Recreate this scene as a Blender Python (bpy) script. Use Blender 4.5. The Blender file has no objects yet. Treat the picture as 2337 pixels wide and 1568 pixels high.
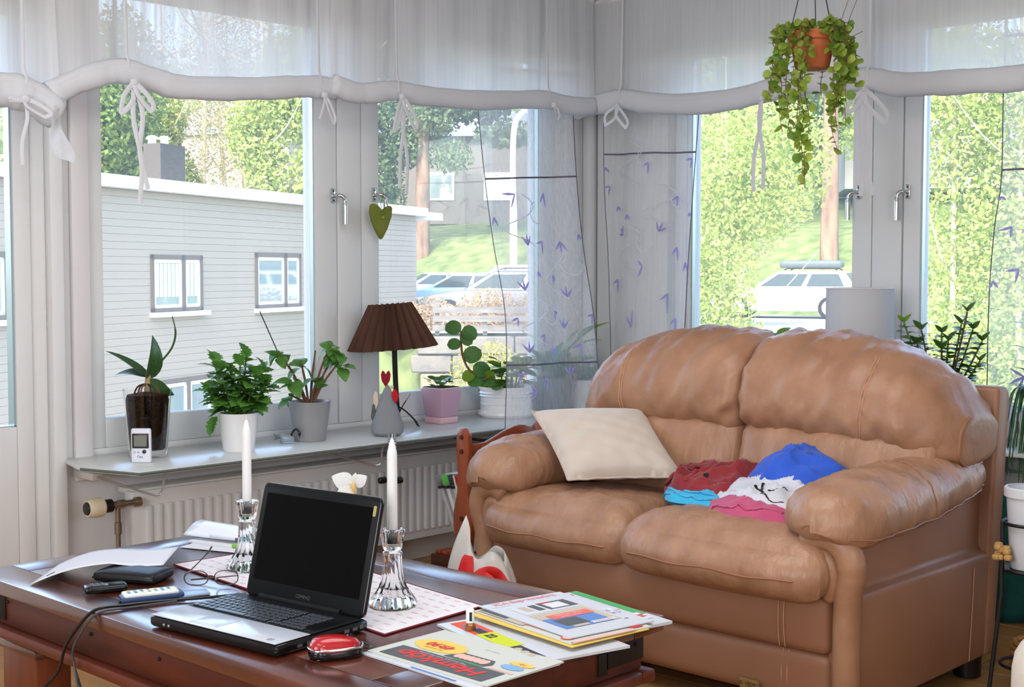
import bpy, bmesh, math, random
import numpy as np
from mathutils import Vector, Matrix, Quaternion
sc = bpy.context.scene
COL = sc.collection
R = math.radians
# ------------------------------------------------------------------ camera, world, lights, exposure
cam_d = bpy.data.cameras.new('camera'); cam = bpy.data.objects.new('camera', cam_d); COL.objects.link(cam)
cam.location = (0, 0, 1.20); cam.rotation_euler = (R(90 - 3.05), 0, R(43.6 - 90))
cam_d.sensor_fit = 'HORIZONTAL'; cam_d.sensor_width = 36; cam_d.lens = 36 * 3080 / 2337
cam_d.clip_start = .05; cam_d.clip_end = 500
sc.camera = cam
w = bpy.data.worlds.new('sky'); sc.world = w; w.use_nodes = True
wn = w.node_tree.nodes; wl = w.node_tree.links
sky = wn.new('ShaderNodeTexSky'); sky.sky_type = 'NISHITA'; sky.sun_disc = False
sky.sun_elevation = R(42); sky.sun_rotation = R(250); sky.air_density = 1.0; sky.dust_density = 2.5; sky.ozone_density = 1.0
bg = wn['Background']; bg.inputs['Strength'].default_value = 1.12
wl.new(sky.outputs[0], bg.inputs['Color'])
def light(name, kind, loc, energy, color=(1, 1, 1), **kw):
    d = bpy.data.lights.new(name, kind); d.energy = energy; d.color = color
    for k, v in kw.items(): setattr(d, k, v)
    o = bpy.data.objects.new(name, d); COL.objects.link(o); o.location = loc
    return o
sun = light('sun', 'SUN', (0, 0, 30), 4.1, (1.0, .96, .90), angle=R(1.0))
sun.rotation_euler = Vector((.62, .30, -.72)).to_track_quat('-Z', 'Y').to_euler()
room_fill = light('ceiling_fill_light', 'AREA', (2.1, 2.0, 2.41), 26, (.98, .985, 1.0), shape='DISK', size=1.7)  # fill light added under the ceiling to lift the room's brightness
# two fill lights behind the camera, added to brighten the room like daylight
fill_back = light('back_fill_light', 'AREA', (-1.26, 1.5, 1.45), 56, (.93, .97, 1.0), shape='RECTANGLE', size=2.2, size_y=1.3)
fill_back.rotation_euler = (R(90), 0, R(-90))
fill_near = light('near_fill_light', 'AREA', (1.2, -1.66, 1.45), 24, (.93, .97, 1.0), shape='RECTANGLE', size=1.8, size_y=1.3)
fill_near.rotation_euler = (R(90), 0, 0)
flash = light('camera_flash', 'SPOT', (-.02, .05, 1.30), 38, (1, .98, .97), shadow_soft_size=.03, spot_size=R(95), spot_blend=.6)
flash.rotation_euler = (R(88), 0, R(43.6 - 90))
vs = sc.view_settings
vs.view_transform = 'Standard'; vs.look = 'None'; vs.gamma = 1; vs.use_curve_mapping = False; vs.exposure = 0.18
sc.cycles.transparent_max_bounces = 24; sc.cycles.caustics_refractive = False; sc.cycles.caustics_reflective = False
sc.cycles.sample_clamp_indirect = 6
# ------------------------------------------------------------------ helpers
def lin(v):
    v /= 255.
    return v / 12.92 if v <= .04045 else ((v + .055) / 1.055) ** 2.4
def c8(r, g, b, k=1.0): return (min(.9, lin(r) * k), min(.9, lin(g) * k), min(.9, lin(b) * k), 1)
MATS = {}
def mat(name, col, rough=.5, spec=.5, metal=0, var=None, bump=None, coat=0, trans=0, translucent=0, sheen=0, stretch=(1, 1, 1), ior=1.45, detail=4, emit=0):
    m = bpy.data.materials.new(name); m.use_nodes = True
    n = m.node_tree.nodes; l = m.node_tree.links; p = n['Principled BSDF']
    p.inputs['Base Color'].default_value = col; p.inputs['Roughness'].default_value = rough
    p.inputs['Specular IOR Level'].default_value = spec; p.inputs['Metallic'].default_value = metal
    p.inputs['Coat Weight'].default_value = coat; p.inputs['Coat Roughness'].default_value = .22
    p.inputs['Transmission Weight'].default_value = trans; p.inputs['IOR'].default_value = ior
    p.inputs['Sheen Weight'].default_value = sheen
    tc = None
    if var or bump:
        tc = n.new('ShaderNodeTexCoord'); mp = n.new('ShaderNodeMapping'); mp.inputs['Scale'].default_value = stretch
        l.new(tc.outputs['Object'], mp.inputs['Vector'])
    if var:
        col2, scale = var
        nz = n.new('ShaderNodeTexNoise'); nz.inputs['Scale'].default_value = scale; nz.inputs['Detail'].default_value = detail
        l.new(mp.outputs[0], nz.inputs['Vector'])
        rp = n.new('ShaderNodeMapRange'); rp.inputs[1].default_value = .32; rp.inputs[2].default_value = .68
        l.new(nz.outputs['Fac'], rp.inputs[0])
        mx = n.new('ShaderNodeMix'); mx.data_type = 'RGBA'
        mx.inputs[6].default_value = col; mx.inputs[7].default_value = col2
        l.new(rp.outputs[0], mx.inputs[0]); l.new(mx.outputs[2], p.inputs['Base Color'])
    if bump:
        bs, bst = bump[0], bump[1]
        nb = n.new('ShaderNodeTexNoise'); nb.inputs['Scale'].default_value = bs; nb.inputs['Detail'].default_value = 5
        l.new(mp.outputs[0], nb.inputs['Vector'])
        bp = n.new('ShaderNodeBump'); bp.inputs['Strength'].default_value = bst; bp.inputs['Distance'].default_value = bump[2] if len(bump) > 2 else .01
        l.new(nb.outputs['Fac'], bp.inputs['Height']); l.new(bp.outputs[0], p.inputs['Normal'])
    if translucent:
        t = n.new('ShaderNodeBsdfTranslucent'); mixs = n.new('ShaderNodeMixShader'); mixs.inputs[0].default_value = translucent
        if var: l.new(mx.outputs[2], t.inputs['Color'])
        else: t.inputs['Color'].default_value = col
        l.new(p.outputs[0], mixs.inputs[1]); l.new(t.outputs[0], mixs.inputs[2])
        l.new(mixs.outputs[0], n['Material Output'].inputs['Surface'])
    MATS[name] = m
    return m
def sheer_mat(name, col, open_, streak=0, tl=.5):
    m = bpy.data.materials.new(name); m.use_nodes = True
    n = m.node_tree.nodes; l = m.node_tree.links; n.remove(n['Principled BSDF'])
    d = n.new('ShaderNodeBsdfDiffuse'); d.inputs[0].default_value = col
    t = n.new('ShaderNodeBsdfTranslucent'); t.inputs[0].default_value = col
    x = n.new('ShaderNodeMixShader'); x.inputs[0].default_value = tl; l.new(d.outputs[0], x.inputs[1]); l.new(t.outputs[0], x.inputs[2])
    tr = n.new('ShaderNodeBsdfTransparent'); y = n.new('ShaderNodeMixShader'); y.inputs[0].default_value = open_
    if streak:
        tc = n.new('ShaderNodeTexCoord'); mp = n.new('ShaderNodeMapping'); mp.inputs['Scale'].default_value = (90, 90, 1.2)
        nz = n.new('ShaderNodeTexNoise'); nz.inputs['Scale'].default_value = 1.0; nz.inputs['Detail'].default_value = 3
        l.new(tc.outputs['Object'], mp.inputs[0]); l.new(mp.outputs[0], nz.inputs['Vector'])
        mr = n.new('ShaderNodeMapRange'); mr.inputs[1].default_value = .3; mr.inputs[2].default_value = .7
        mr.inputs[3].default_value = open_ - streak; mr.inputs[4].default_value = open_ + streak
        l.new(nz.outputs['Fac'], mr.inputs[0]); l.new(mr.outputs[0], y.inputs[0])
    l.new(x.outputs[0], y.inputs[1]); l.new(tr.outputs[0], y.inputs[2])
    l.new(y.outputs[0], n['Material Output'].inputs['Surface'])
    return m
def pane_mat(name, tint, haze_veil=.0):
    m = bpy.data.materials.new(name); m.use_nodes = True
    n = m.node_tree.nodes; l = m.node_tree.links; n.remove(n['Principled BSDF'])
    tr = n.new('ShaderNodeBsdfTransparent'); tr.inputs[0].default_value = tint
    g = n.new('ShaderNodeBsdfGlossy'); g.inputs['Roughness'].default_value = 0
    fr = n.new('ShaderNodeFresnel'); fr.inputs[0].default_value = 1.35
    x = n.new('ShaderNodeMixShader'); l.new(fr.outputs[0], x.inputs[0]); l.new(tr.outputs[0], x.inputs[1]); l.new(g.outputs[0], x.inputs[2])
    last = x
    if haze_veil:  # translucent share put into the glass to imitate haze over the view
        d = n.new('ShaderNodeBsdfTranslucent'); d.inputs[0].default_value = (.9, .95, .95, 1)
        y = n.new('ShaderNodeMixShader'); y.inputs[0].default_value = haze_veil
        l.new(x.outputs[0], y.inputs[1]); l.new(d.outputs[0], y.inputs[2]); last = y
    l.new(last.outputs[0], n['Material Output'].inputs['Surface'])
    return m
ORG = {}
def root_of(o):
    while o.parent: o = o.parent
    return o
def tag(o, label, cat, group=None, kind=None):
    if label: o['label'] = label
    if cat: o['category'] = cat
    if group: o['group'] = group
    if kind: o['kind'] = kind
    return o
def thing(name, label, cat, loc=(0, 0, 0), rot=None, group=None, kind=None):
    """Empty at the thing's base. Without rot its parts are given in world coordinates, with rot in local ones."""
    o = bpy.data.objects.new(name, None); COL.objects.link(o); o.location = loc
    o.empty_display_size = .05
    if rot is not None:
        o.rotation_euler = rot if isinstance(rot, tuple) else (0, 0, rot); ORG[o.name] = Vector((0, 0, 0))
    else: ORG[o.name] = Vector(loc)
    return tag(o, label, cat, group, kind)
def org(parent): return ORG.get(root_of(parent).name, Vector((0, 0, 0))) if parent else Vector((0, 0, 0))
class MB:
    def __init__(s): s.v = []; s.f = []
    def add(s, vs_, fs_):
        k = len(s.v); s.v += [tuple(p) for p in vs_]; s.f += [tuple(i + k for i in f) for f in fs_]; return s
    def box(s, x0, x1, y0, y1, z0, z1):
        return s.add([(x0, y0, z0), (x1, y0, z0), (x1, y1, z0), (x0, y1, z0), (x0, y0, z1), (x1, y0, z1), (x1, y1, z1), (x0, y1, z1)],
                     [(0, 3, 2, 1), (4, 5, 6, 7), (0, 1, 5, 4), (1, 2, 6, 5), (2, 3, 7, 6), (3, 0, 4, 7)])
    def obox(s, c, size, rot=(0, 0, 0)):
        from mathutils import Euler
        m = Euler(rot).to_matrix(); hx, hy, hz = [q / 2 for q in size]; c = Vector(c)
        pts = [c + m @ Vector(p) for p in [(-hx, -hy, -hz), (hx, -hy, -hz), (hx, hy, -hz), (-hx, hy, -hz), (-hx, -hy, hz), (hx, -hy, hz), (hx, hy, hz), (-hx, hy, hz)]]
        return s.add(pts, [(0, 3, 2, 1), (4, 5, 6, 7), (0, 1, 5, 4), (1, 2, 6, 5), (2, 3, 7, 6), (3, 0, 4, 7)])
    def quad(s, a, b, c, d): return s.add([a, b, c, d], [(0, 1, 2, 3)])
    def lathe(s, prof, c=(0, 0, 0), n=24, axis='z', flute=None):
        vs_, fs_ = [], []
        for j, (r, z) in enumerate(prof):
            for i in range(n):
                a = 2 * math.pi * i / n
                rr = r * (1 + (flute(j, a) if flute else 0))
                p = (rr * math.cos(a), rr * math.sin(a), z)
                if axis == 'x': p = (p[2], p[0], p[1])
                if axis == 'y': p = (p[1], p[2], p[0])
                vs_.append((c[0] + p[0], c[1] + p[1], c[2] + p[2]))
        for j in range(len(prof) - 1):
            for i in range(n):
                i2 = (i + 1) % n; fs_.append((j * n + i, j * n + i2, (j + 1) * n + i2, (j + 1) * n + i))
        if prof[0][0] > 1e-5: fs_.append(tuple(reversed(range(n))))
        if prof[-1][0] > 1e-5: fs_.append(tuple((len(prof) - 1) * n + i for i in range(n)))
        return s.add(vs_, fs_)
    def tube(s, path, r, n=8, flat=None, up=(0, 0, 1)):
        """flat: (a, b) makes an elliptic section with half axes a (sideways) and b (along up)"""
        P = [Vector(p) for p in path]; N = len(P); vs_, fs_ = [], []
        prev = None
        for i in range(N):
            t = (P[min(i + 1, N - 1)] - P[max(i - 1, 0)])
            t = t.normalized() if t.length > 1e-9 else Vector((0, 0, 1))
            u = Vector(up) if prev is None else prev
            u = u - t * u.dot(t)
            if u.length < 1e-4: u = Vector((1, 0, 0)) - t * t.x
            if u.length < 1e-4: u = Vector((0, 1, 0)) - t * t.y
            u.normalize(); prev = u; sd = t.cross(u)
            rr = r[i] if isinstance(r, (list, tuple)) else r
            a_, b_ = flat if flat else (1, 1)
            for j in range(n):
                a = 2 * math.pi * j / n
                vs_.append(P[i] + sd * (math.cos(a) * rr * a_) + u * (math.sin(a) * rr * b_))
        for i in range(N - 1):
            for j in range(n):
                j2 = (j + 1) % n; fs_.append((i * n + j, i * n + j2, (i + 1) * n + j2, (i + 1) * n + j))
        fs_.append(tuple(reversed(range(n)))); fs_.append(tuple((N - 1) * n + j for j in range(n)))
        return s.add(vs_, fs_)
    def prism(s, poly, h0, h1, fn=lambda a, b, h: (a, b, h)):
        n = len(poly); vs_ = [fn(a, b, h0) for a, b in poly] + [fn(a, b, h1) for a, b in poly]
        fs_ = [tuple(reversed(range(n))), tuple(range(n, 2 * n))] + [(i, (i + 1) % n, n + (i + 1) % n, n + i) for i in range(n)]
        return s.add(vs_, fs_)
    def grid(s, fn, nu, nv, closed=False):
        vs_ = [fn(i / nu, j / nv) for i in range(nu + (0 if closed else 1)) for j in range(nv + 1)]
        fs_ = []
        for i in range(nu):
            i2 = (i + 1) % nu if closed else i + 1
            for j in range(nv): fs_.append((i * (nv + 1) + j, i2 * (nv + 1) + j, i2 * (nv + 1) + j + 1, i * (nv + 1) + j + 1))
        return s.add(vs_, fs_)
    def rbox(s, c, half, r, n=10, puff=(0, 0, 0), fn=None):
        """rounded box with puffed sides; fn deforms the points, which it gets relative to c"""
        idx = {}; vs_, fs_ = [], []; H = half
        ts = [math.sin(math.pi / 2 * (2 * i / n - 1)) for i in range(n + 1)]
        def vid(p):
            k = tuple(round(q, 5) for q in p)
            if k not in idx:
                idx[k] = len(vs_); u = p
                P = [p[i] * H[i] for i in range(3)]; Q = [max(-(H[i] - min(r, H[i])), min(H[i] - min(r, H[i]), P[i])) for i in range(3)]
                d = Vector(P) - Vector(Q)
                rr = min(r, min(H))
                o_ = Vector(Q) + (d.normalized() * rr if d.length > 1e-9 else d)
                for i in range(3):
                    a, b = [q for q in range(3) if q != i]
                    o_[i] += u[i] * puff[i] * (1 - u[a] ** 2) * (1 - u[b] ** 2)
                if fn: o_ = Vector(fn(o_, u))
                vs_.append(o_ + Vector(c))
            return idx[k]
        for ax in range(3):
            for sg in (-1, 1):
                a, b = [(1, 2), (2, 0), (0, 1)][ax]
                for i in range(n):
                    for j in range(n):
                        q = []
                        for (ii, jj) in ((i, j), (i + 1, j), (i + 1, j + 1), (i, j + 1)):
                            p = [0, 0, 0]; p[ax] = sg; p[a] = ts[ii]; p[b] = ts[jj]; q.append(vid(p))
                        fs_.append(tuple(q if sg > 0 else reversed(q)))
        return s.add(vs_, fs_)
    def build(s, name, m, parent=None, smooth=40, bevel=0, seg=2, sub=0, label=None, solid=0, merge=0, bevang=35):
        me = bpy.data.meshes.new(name); o_ = org(parent)
        me.from_pydata([tuple(Vector(p) - o_) for p in s.v], [], s.f)
        if merge or bevel:
            b = bmesh.new(); b.from_mesh(me)
            if merge: bmesh.ops.remove_doubles(b, verts=b.verts, dist=merge)
            if bevel:
                bmesh.ops.recalc_face_normals(b, faces=b.faces)
                es = [e for e in b.edges if len(e.link_faces) == 2 and e.calc_face_angle(0) > R(bevang)]
                bmesh.ops.bevel(b, geom=es, offset=bevel, segments=seg, profile=.5, affect='EDGES', clamp_overlap=True)
            b.to_mesh(me); b.free()
        if smooth:
            me.polygons.foreach_set('use_smooth', [True] * len(me.polygons)); me.set_sharp_from_angle(angle=R(smooth))
        me.materials.append(m)
        o = bpy.data.objects.new(name, me); COL.objects.link(o)
        if parent: o.parent = parent
        if sub: q = o.modifiers.new('s', 'SUBSURF'); q.levels = sub; q.render_levels = sub
        if solid: q = o.modifiers.new('t', 'SOLIDIFY'); q.thickness = solid; q.offset = 0
        if label: o['label'] = label
        return o
def single(mb, name, m, label, cat, group=None, **kw): return tag(mb.build(name, m, None, **kw), label, cat, group)
def struct(mb, name, m, parent=None, **kw):
    o = mb.build(name, m, parent, **kw)
    if not parent: o['kind'] = 'structure'
    return o
def cr(pts, n=6):
    """Catmull-Rom through the points"""
    P = [Vector(p) for p in pts]; P = [P[0] * 2 - P[1]] + P + [P[-1] * 2 - P[-2]]; out = []
    for i in range(1, len(P) - 2):
        for k in range(n):
            t = k / n; a, b, c_, d = P[i - 1:i + 3]
            out.append(.5 * ((2 * b) + (c_ - a) * t + (2 * a - 5 * b + 4 * c_ - d) * t * t + (3 * b - a - 3 * c_ + d) * t ** 3))
    out.append(P[-2]); return out
def copy_part(o, parent, matrix=None, name=None):
    c = o.copy(); COL.objects.link(c); c.parent = parent
    if matrix is not None: c.matrix_local = matrix
    return c
def piece(name, me, parent, matrix):
    """one more piece that shares the mesh"""
    o = bpy.data.objects.new(name, me); COL.objects.link(o); o.parent = parent; o.matrix_local = matrix
    return o
def leaf_mesh(name, m, width=.5, fold=.15, curl=.2, kind='ovate', n=6):
    vs_, fs_ = [], []
    for i in range(n + 1):
        t = i / n
        if kind == 'ovate': wd = math.sin(math.pi * t ** .75) ** .8
        elif kind == 'round': wd = math.sqrt(max(0, 1 - (2 * t - 1) ** 2))
        elif kind == 'long': wd = math.sin(math.pi * t ** .6) ** .6 * (1 - .25 * t)
        elif kind == 'strap': wd = (1 - t) ** .5 * min(1, t * 6 + .5)
        elif kind == 'tooth': wd = math.sin(math.pi * t ** .8) ** .8 * (1 + .22 * math.cos(i * math.pi))
        wd *= width / 2
        z = curl * (t - t * t * 1.8)
        vs_ += [(t, -wd, z + fold * wd), (t, 0, z), (t, wd, z + fold * wd)]
    for i in range(n):
        a = i * 3; fs_ += [(a, a + 3, a + 4, a + 1), (a + 1, a + 4, a + 5, a + 2)]
    me = bpy.data.meshes.new(name); me.from_pydata(vs_, [], fs_); me.materials.append(m)
    me.polygons.foreach_set('use_smooth', [True] * len(me.polygons))
    return me
def leaf_matrix(parent, pos, d, length, roll=0, up=(0, 0, 1), wide=1):
    d = Vector(d).normalized(); u = Vector(up); u = u - d * u.dot(d)
    if u.length < 1e-3: u = Vector((1, 0, 0)) - d * d.x
    u.normalize(); sd = u.cross(d)
    rq = Quaternion(d, roll); u = rq @ u; sd = rq @ sd
    m = Matrix.Identity(4)
    for i in range(3):
        m[i][0] = d[i] * length; m[i][1] = sd[i] * length * wide; m[i][2] = u[i] * length
        m[i][3] = (Vector(pos) - org(parent))[i]
    return m
def text(body, parent, loc, size, m, rotz=0, name='lettering', sx=1, shear=0, rot=None, bold=0):
    cu = bpy.data.curves.new(name, 'FONT'); cu.body = body; cu.size = size; cu.align_x = 'CENTER'; cu.align_y = 'CENTER'; cu.shear = shear; cu.offset = bold
    cu.materials.append(m)
    tmp = bpy.data.objects.new(name, cu); COL.objects.link(tmp); bpy.context.view_layer.update()
    me = bpy.data.meshes.new_from_object(tmp.evaluated_get(bpy.context.evaluated_depsgraph_get())); bpy.data.objects.remove(tmp)
    o = bpy.data.objects.new(name, me); COL.objects.link(o); o.parent = parent
    o.location = Vector(loc) - org(parent); o.rotation_euler = rot or (0, 0, rotz); o.scale = (sx, 1, 1)
    return o
rnd = random.Random(7)
def vnoise(x, y, z=0):
    return (math.sin(x * 1.7 + y * 2.3 + z) + math.sin(x * 3.1 - y * 1.9 + 1.3 * z + 2) * .6 + math.sin(x * 5.3 + y * 4.7 + 4 + z) * .35) / 1.95
# ------------------------------------------------------------------ materials
WHITE = mat('white_paint', c8(226, 226, 226), .45, .4)
WALLM = mat('wall_paint', c8(222, 221, 222), .8, .2, bump=(60, .08, .004))
CEIL = mat('ceiling_paint', c8(235, 235, 233), .9, .2)
ALU = mat('aluminium_strip', c8(190, 215, 225), .25, .6, metal=.6)
CHROME = mat('chrome', c8(205, 208, 208), .14, .6, metal=1)
GLASS = pane_mat('window_glass', (.98, .985, .985, 1), .06)
FGLASS = mat('frosted_glass_shelf', c8(236, 240, 239), .25, .5, coat=.4, translucent=.25)
FEDGE = mat('shelf_glass_edge', c8(96, 104, 98), .3, .5)
DARK = mat('black_plastic', c8(20, 20, 22), .35, .5)
DARKM = mat('black_metal', c8(18, 18, 19), .45, .4)
WIRE = mat('wire_steel', c8(185, 182, 178), .3, .6, metal=.8)
FLOORM = mat('oak_floor', c8(158, 112, 62), .35, .4, var=(c8(178, 132, 78), 1.4), stretch=(14, 1.2, 1), detail=6)
WOOD = mat('dark_red_wood', c8(66, 27, 17), .25, .5, var=(c8(100, 45, 26), 2.2), stretch=(9, 1.0, 9), bump=(30, .03, .002), coat=1, detail=7)
WOOD.node_tree.nodes['Principled BSDF'].inputs['Coat IOR'].default_value = 1.75
WOODX = mat('dark_red_wood_cross', c8(60, 24, 15), .3, .5, var=(c8(92, 40, 22), 2.2), stretch=(1, 9, 9), bump=(30, .03, .002), coat=1, detail=7)
WOODX.node_tree.nodes['Principled BSDF'].inputs['Coat IOR'].default_value = 1.75
WOODD = mat('dark_apron_wood', c8(62, 25, 15), .42, .35, var=(c8(92, 40, 22), 2.2), stretch=(9, 1.0, 9), bump=(30, .05, .002), detail=7)
WOODM = mat('moulding_wood', c8(84, 36, 22), .35, .4, var=(c8(112, 52, 32), 2.2), stretch=(9, 1.0, 9), detail=7)
LEGW = mat('orange_wood', c8(98, 42, 18), .35, .5, var=(c8(128, 60, 24), 2.5), stretch=(9, 9, 1), coat=.2, detail=6)
IRON = mat('old_iron', c8(34, 27, 24), .5, .5, metal=.4, bump=(60, .2, .004))
RACKW = mat('cherry_wood', c8(126, 58, 30), .3, .5, var=(c8(150, 72, 38), 3), stretch=(3, 8, 1), coat=.2)
CERW = mat('white_ceramic', c8(232, 230, 230), .22, .5)
CERG = mat('grey_ceramic', c8(146, 145, 146), .3, .5)
CERP = mat('pink_ceramic', c8(190, 152, 172), .28, .5)
CERP2 = mat('pale_pink_ceramic', c8(222, 180, 188), .3, .5)
SOIL = mat('potting_soil', c8(62, 44, 34), .9, .2, var=(c8(40, 28, 22), 60), bump=(120, .6, .01))
BARK = mat('bark_mulch', c8(94, 58, 40), .8, .2, var=(c8(46, 28, 22), 45), bump=(80, .8, .02))
TERRA = mat('terracotta', c8(196, 110, 70), .75, .2, var=(c8(178, 96, 60), 9))
CLEAR = mat('clear_glass', (1, 1, 1, 1), .03, .5, trans=1, ior=1.33)
WAX = mat('white_candle_wax', c8(244, 243, 242), .4, .4, translucent=.15)
PAPER = mat('white_paper', c8(212, 212, 217), .7, .3)
def leafm(name, a, b, tl=.3, rough=.4): return mat(name, c8(*a), rough, .45, var=(c8(*b), 22), translucent=tl)
L_MID = leafm('mid_green_leaf', (78, 130, 54), (108, 160, 70))
L_DARK = leafm('dark_green_leaf', (40, 84, 42), (66, 116, 52), .2, .3)
L_ORCH = leafm('orchid_leaf', (44, 78, 44), (74, 106, 52), .2, .3)
L_PEP = leafm('peperomia_leaf', (64, 110, 58), (104, 144, 70), .25, .3)
L_YEL = leafm('yellow_green_leaf', (138, 170, 40), (120, 152, 46), .4)
L_IVY = leafm('trailing_leaf', (120, 156, 52), (186, 200, 92), .5)
L_JADE = leafm('jade_leaf', (52, 92, 46), (92, 124, 50), .2, .3)
L_DULL = leafm('dusty_leaf', (86, 128, 84), (120, 160, 104), .35)
STEMB = mat('brown_stem', c8(112, 84, 64), .7, .3)
STEMG = mat('green_stem', c8(96, 126, 60), .6, .3)
BLIND = sheer_mat('white_blind_fabric', (.93, .93, .94, 1), .08, .05, tl=.5)
ROLL = mat('rolled_white_fabric', c8(234, 235, 240), .9, .2, bump=(40, .10, .01), translucent=.15)
SHEER = sheer_mat('white_sheer_voile', (.95, .95, .99, 1), .68, .05, tl=.5)
SHEERB = sheer_mat('grey_sheer_hem', (.90, .91, .93, 1), .70, .05, tl=.5)
PURP = mat('purple_embroidery', c8(198, 190, 238), .8, .2, translucent=.4)
PURPW = mat('white_embroidery', c8(240, 240, 250), .8, .2, translucent=.4)
BANDM = mat('dark_seam_thread', c8(112, 108, 124), .8, .2)
# ------------------------------------------------------------------ the room
YA, XB, ZC = 4.16, 4.91, 2.46
b = MB().box(-1.3, XB + .25, -1.7, YA + .25, -.12, -.012); floor = struct(b, 'floor', FLOORM, smooth=0)
pm = {}
for i in range(44):
    x0 = -1.3 + i * .14
    if x0 + .138 > XB: break
    y0 = -1.7 - (i * .61 % 1.86)
    while y0 < YA:
        a_, b_ = max(y0, -1.7), min(y0 + 1.857, YA); ln_ = round(b_ - a_, 3)
        if ln_ > .02:
            if ln_ not in pm: pm[ln_] = MB().box(0, .138, 0, ln_, -.012, 0).build('floor_plank', FLOORM, floor, bevel=.002, seg=1); q = pm[ln_]
            else: q = bpy.data.objects.new('floor_plank', pm[ln_].data); COL.objects.link(q); q.parent = floor
            q.location = (x0, a_, 0)
        y0 += 1.86
struct(MB().box(-1.3, XB + .25, -1.7, YA + .25, ZC, ZC + .15), 'ceiling', CEIL, smooth=0)
# wall with the balcony door and the left-hand windows
DX0, DX1, WX0, WX1 = 1.12, 2.155, 2.30, 4.86
b = MB()
b.box(-1.55, DX0, YA, YA + .25, 0, ZC).box(DX0, DX1, YA, YA + .25, 2.18, ZC).box(DX1, WX0, YA, YA + .25, 0, ZC)
b.box(WX0, WX1, YA, YA + .25, 0, .575).box(WX0, WX1, YA, YA + .25, 2.24, ZC).box(WX1, XB + .25, YA, YA + .25, 0, ZC)
struct(b, 'wall_left', WALLM, smooth=0)
WY0, WY1 = .62, 3.78
b = MB()
b.box(XB, XB + .25, WY1, YA, 0, ZC).box(XB, XB + .25, WY0, WY1, 0, .575).box(XB, XB + .25, WY0, WY1, 2.24, ZC).box(XB, XB + .25, -1.7, WY0, 0, ZC)
struct(b, 'wall_right', WALLM, smooth=0)
struct(MB().box(-1.55, -1.3, -1.7, YA, 0, ZC), 'wall_back', WALLM, smooth=0)
struct(MB().box(-1.55, XB + .25, -1.95, -1.7, 0, ZC), 'wall_near', WALLM, smooth=0)
for nm, fn in (('added_window_back', lambda a0, a1, b0, b1, z0, z1: (-1.3 - b1 + .02, -1.3 - b0 + .02, 1.5 + a0, 1.5 + a1, z0, z1)), ('added_window_near', lambda a0, a1, b0, b1, z0, z1: (1.2 + a0, 1.2 + a1, -1.7 - b1 + .02, -1.7 - b0 + .02, z0, z1))):  # unseen window dressing added on the walls behind the two fill lights
    win = thing(nm, None, None, (0, 0, 0), kind='structure')
    hw = 1.18 if nm == 'added_window_back' else .98
    MB().box(*fn(-hw, hw, 0, .018, .76, .82)).box(*fn(-hw, hw, 0, .018, 2.08, 2.14)).box(*fn(-hw, -hw + .06, 0, .018, .82, 2.08)).box(*fn(hw - .06, hw, 0, .018, .82, 2.08)).build('frame', WHITE, win)
    MB().box(*fn(-hw + .06, hw - .06, .008, .014, .82, 2.08)).build('added_blind', ROLL, win)
struct(MB().box(DX1 + .085, XB - .02, YA - .016, YA, 0, .10), 'baseboard_left', WHITE, bevel=.004)
struct(MB().box(XB - .016, XB, -1.7, YA - .02, 0, .10), 'baseboard_right', WHITE, bevel=.004)
struct(MB().box(XB - .06, XB, 3.66, 3.90, .575, ZC - .01).box(XB - .03, XB, 3.90, 4.10, .575, ZC - .01), 'trim_1', WHITE, bevel=.012)
struct(MB().box(2.237, 2.302, YA - .022, YA, .50, 2.30), 'trim_2', mat('warm_white_trim', c8(224, 219, 220), .5, .3), bevel=.005)
struct(MB().box(2.155, 2.20, YA - .035, YA, 0, 2.26).box(1.08, 2.155, YA - .035, YA, 2.18, 2.26).box(1.075, 1.12, YA - .035, YA, 0, 2.26), 'trim_3', WHITE, bevel=.005)
struct(MB().box(4.71, 4.80, YA - .02, YA, .58, 2.3), 'trim_4', WHITE, bevel=.005)
struct(MB().box(4.845, 4.905, YA - .05, YA, 0, ZC), 'trim_5', WHITE, bevel=.012)
def A(a0, a1, b0, b1, z0, z1): return (a0, a1, YA + b0, YA + b1, z0, z1)
def Bx(a0, a1, b0, b1, z0, z1): return (XB + b0, XB + b1, a0, a1, z0, z1)
def handle(win, T, a, z, sgn):
    h = MB().box(*T(a - .009, a + .009, -.006, 0, z - .055, z)).build('handle_plate', CHROME, win, bevel=.002)
    P = (lambda q, bb, zz: (q, YA + bb, zz)) if T is A else (lambda q, bb, zz: (XB + bb, q, zz))
    m = MB(); m.tube(cr([P(a, -.004, z - .03), P(a, -.032, z - .028), P(a + sgn * .016, -.045, z - .034), P(a + sgn * .024, -.047, z - .06), P(a + sgn * .025, -.047, z - .14)], 5), [.007] * 6 + [.0085] * 9 + [.011] * 6, 10)
    m.build('lever', CHROME, h)
    for dz in (.010, .046):
        m = MB().lathe([(.0035, -.0015), (.0, .0015)], n=8)
        c_ = P(a, -.0065, z - dz)
        MB().obox(c_, (.005, .005, .005)).build('screw', DARKM, h)
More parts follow.
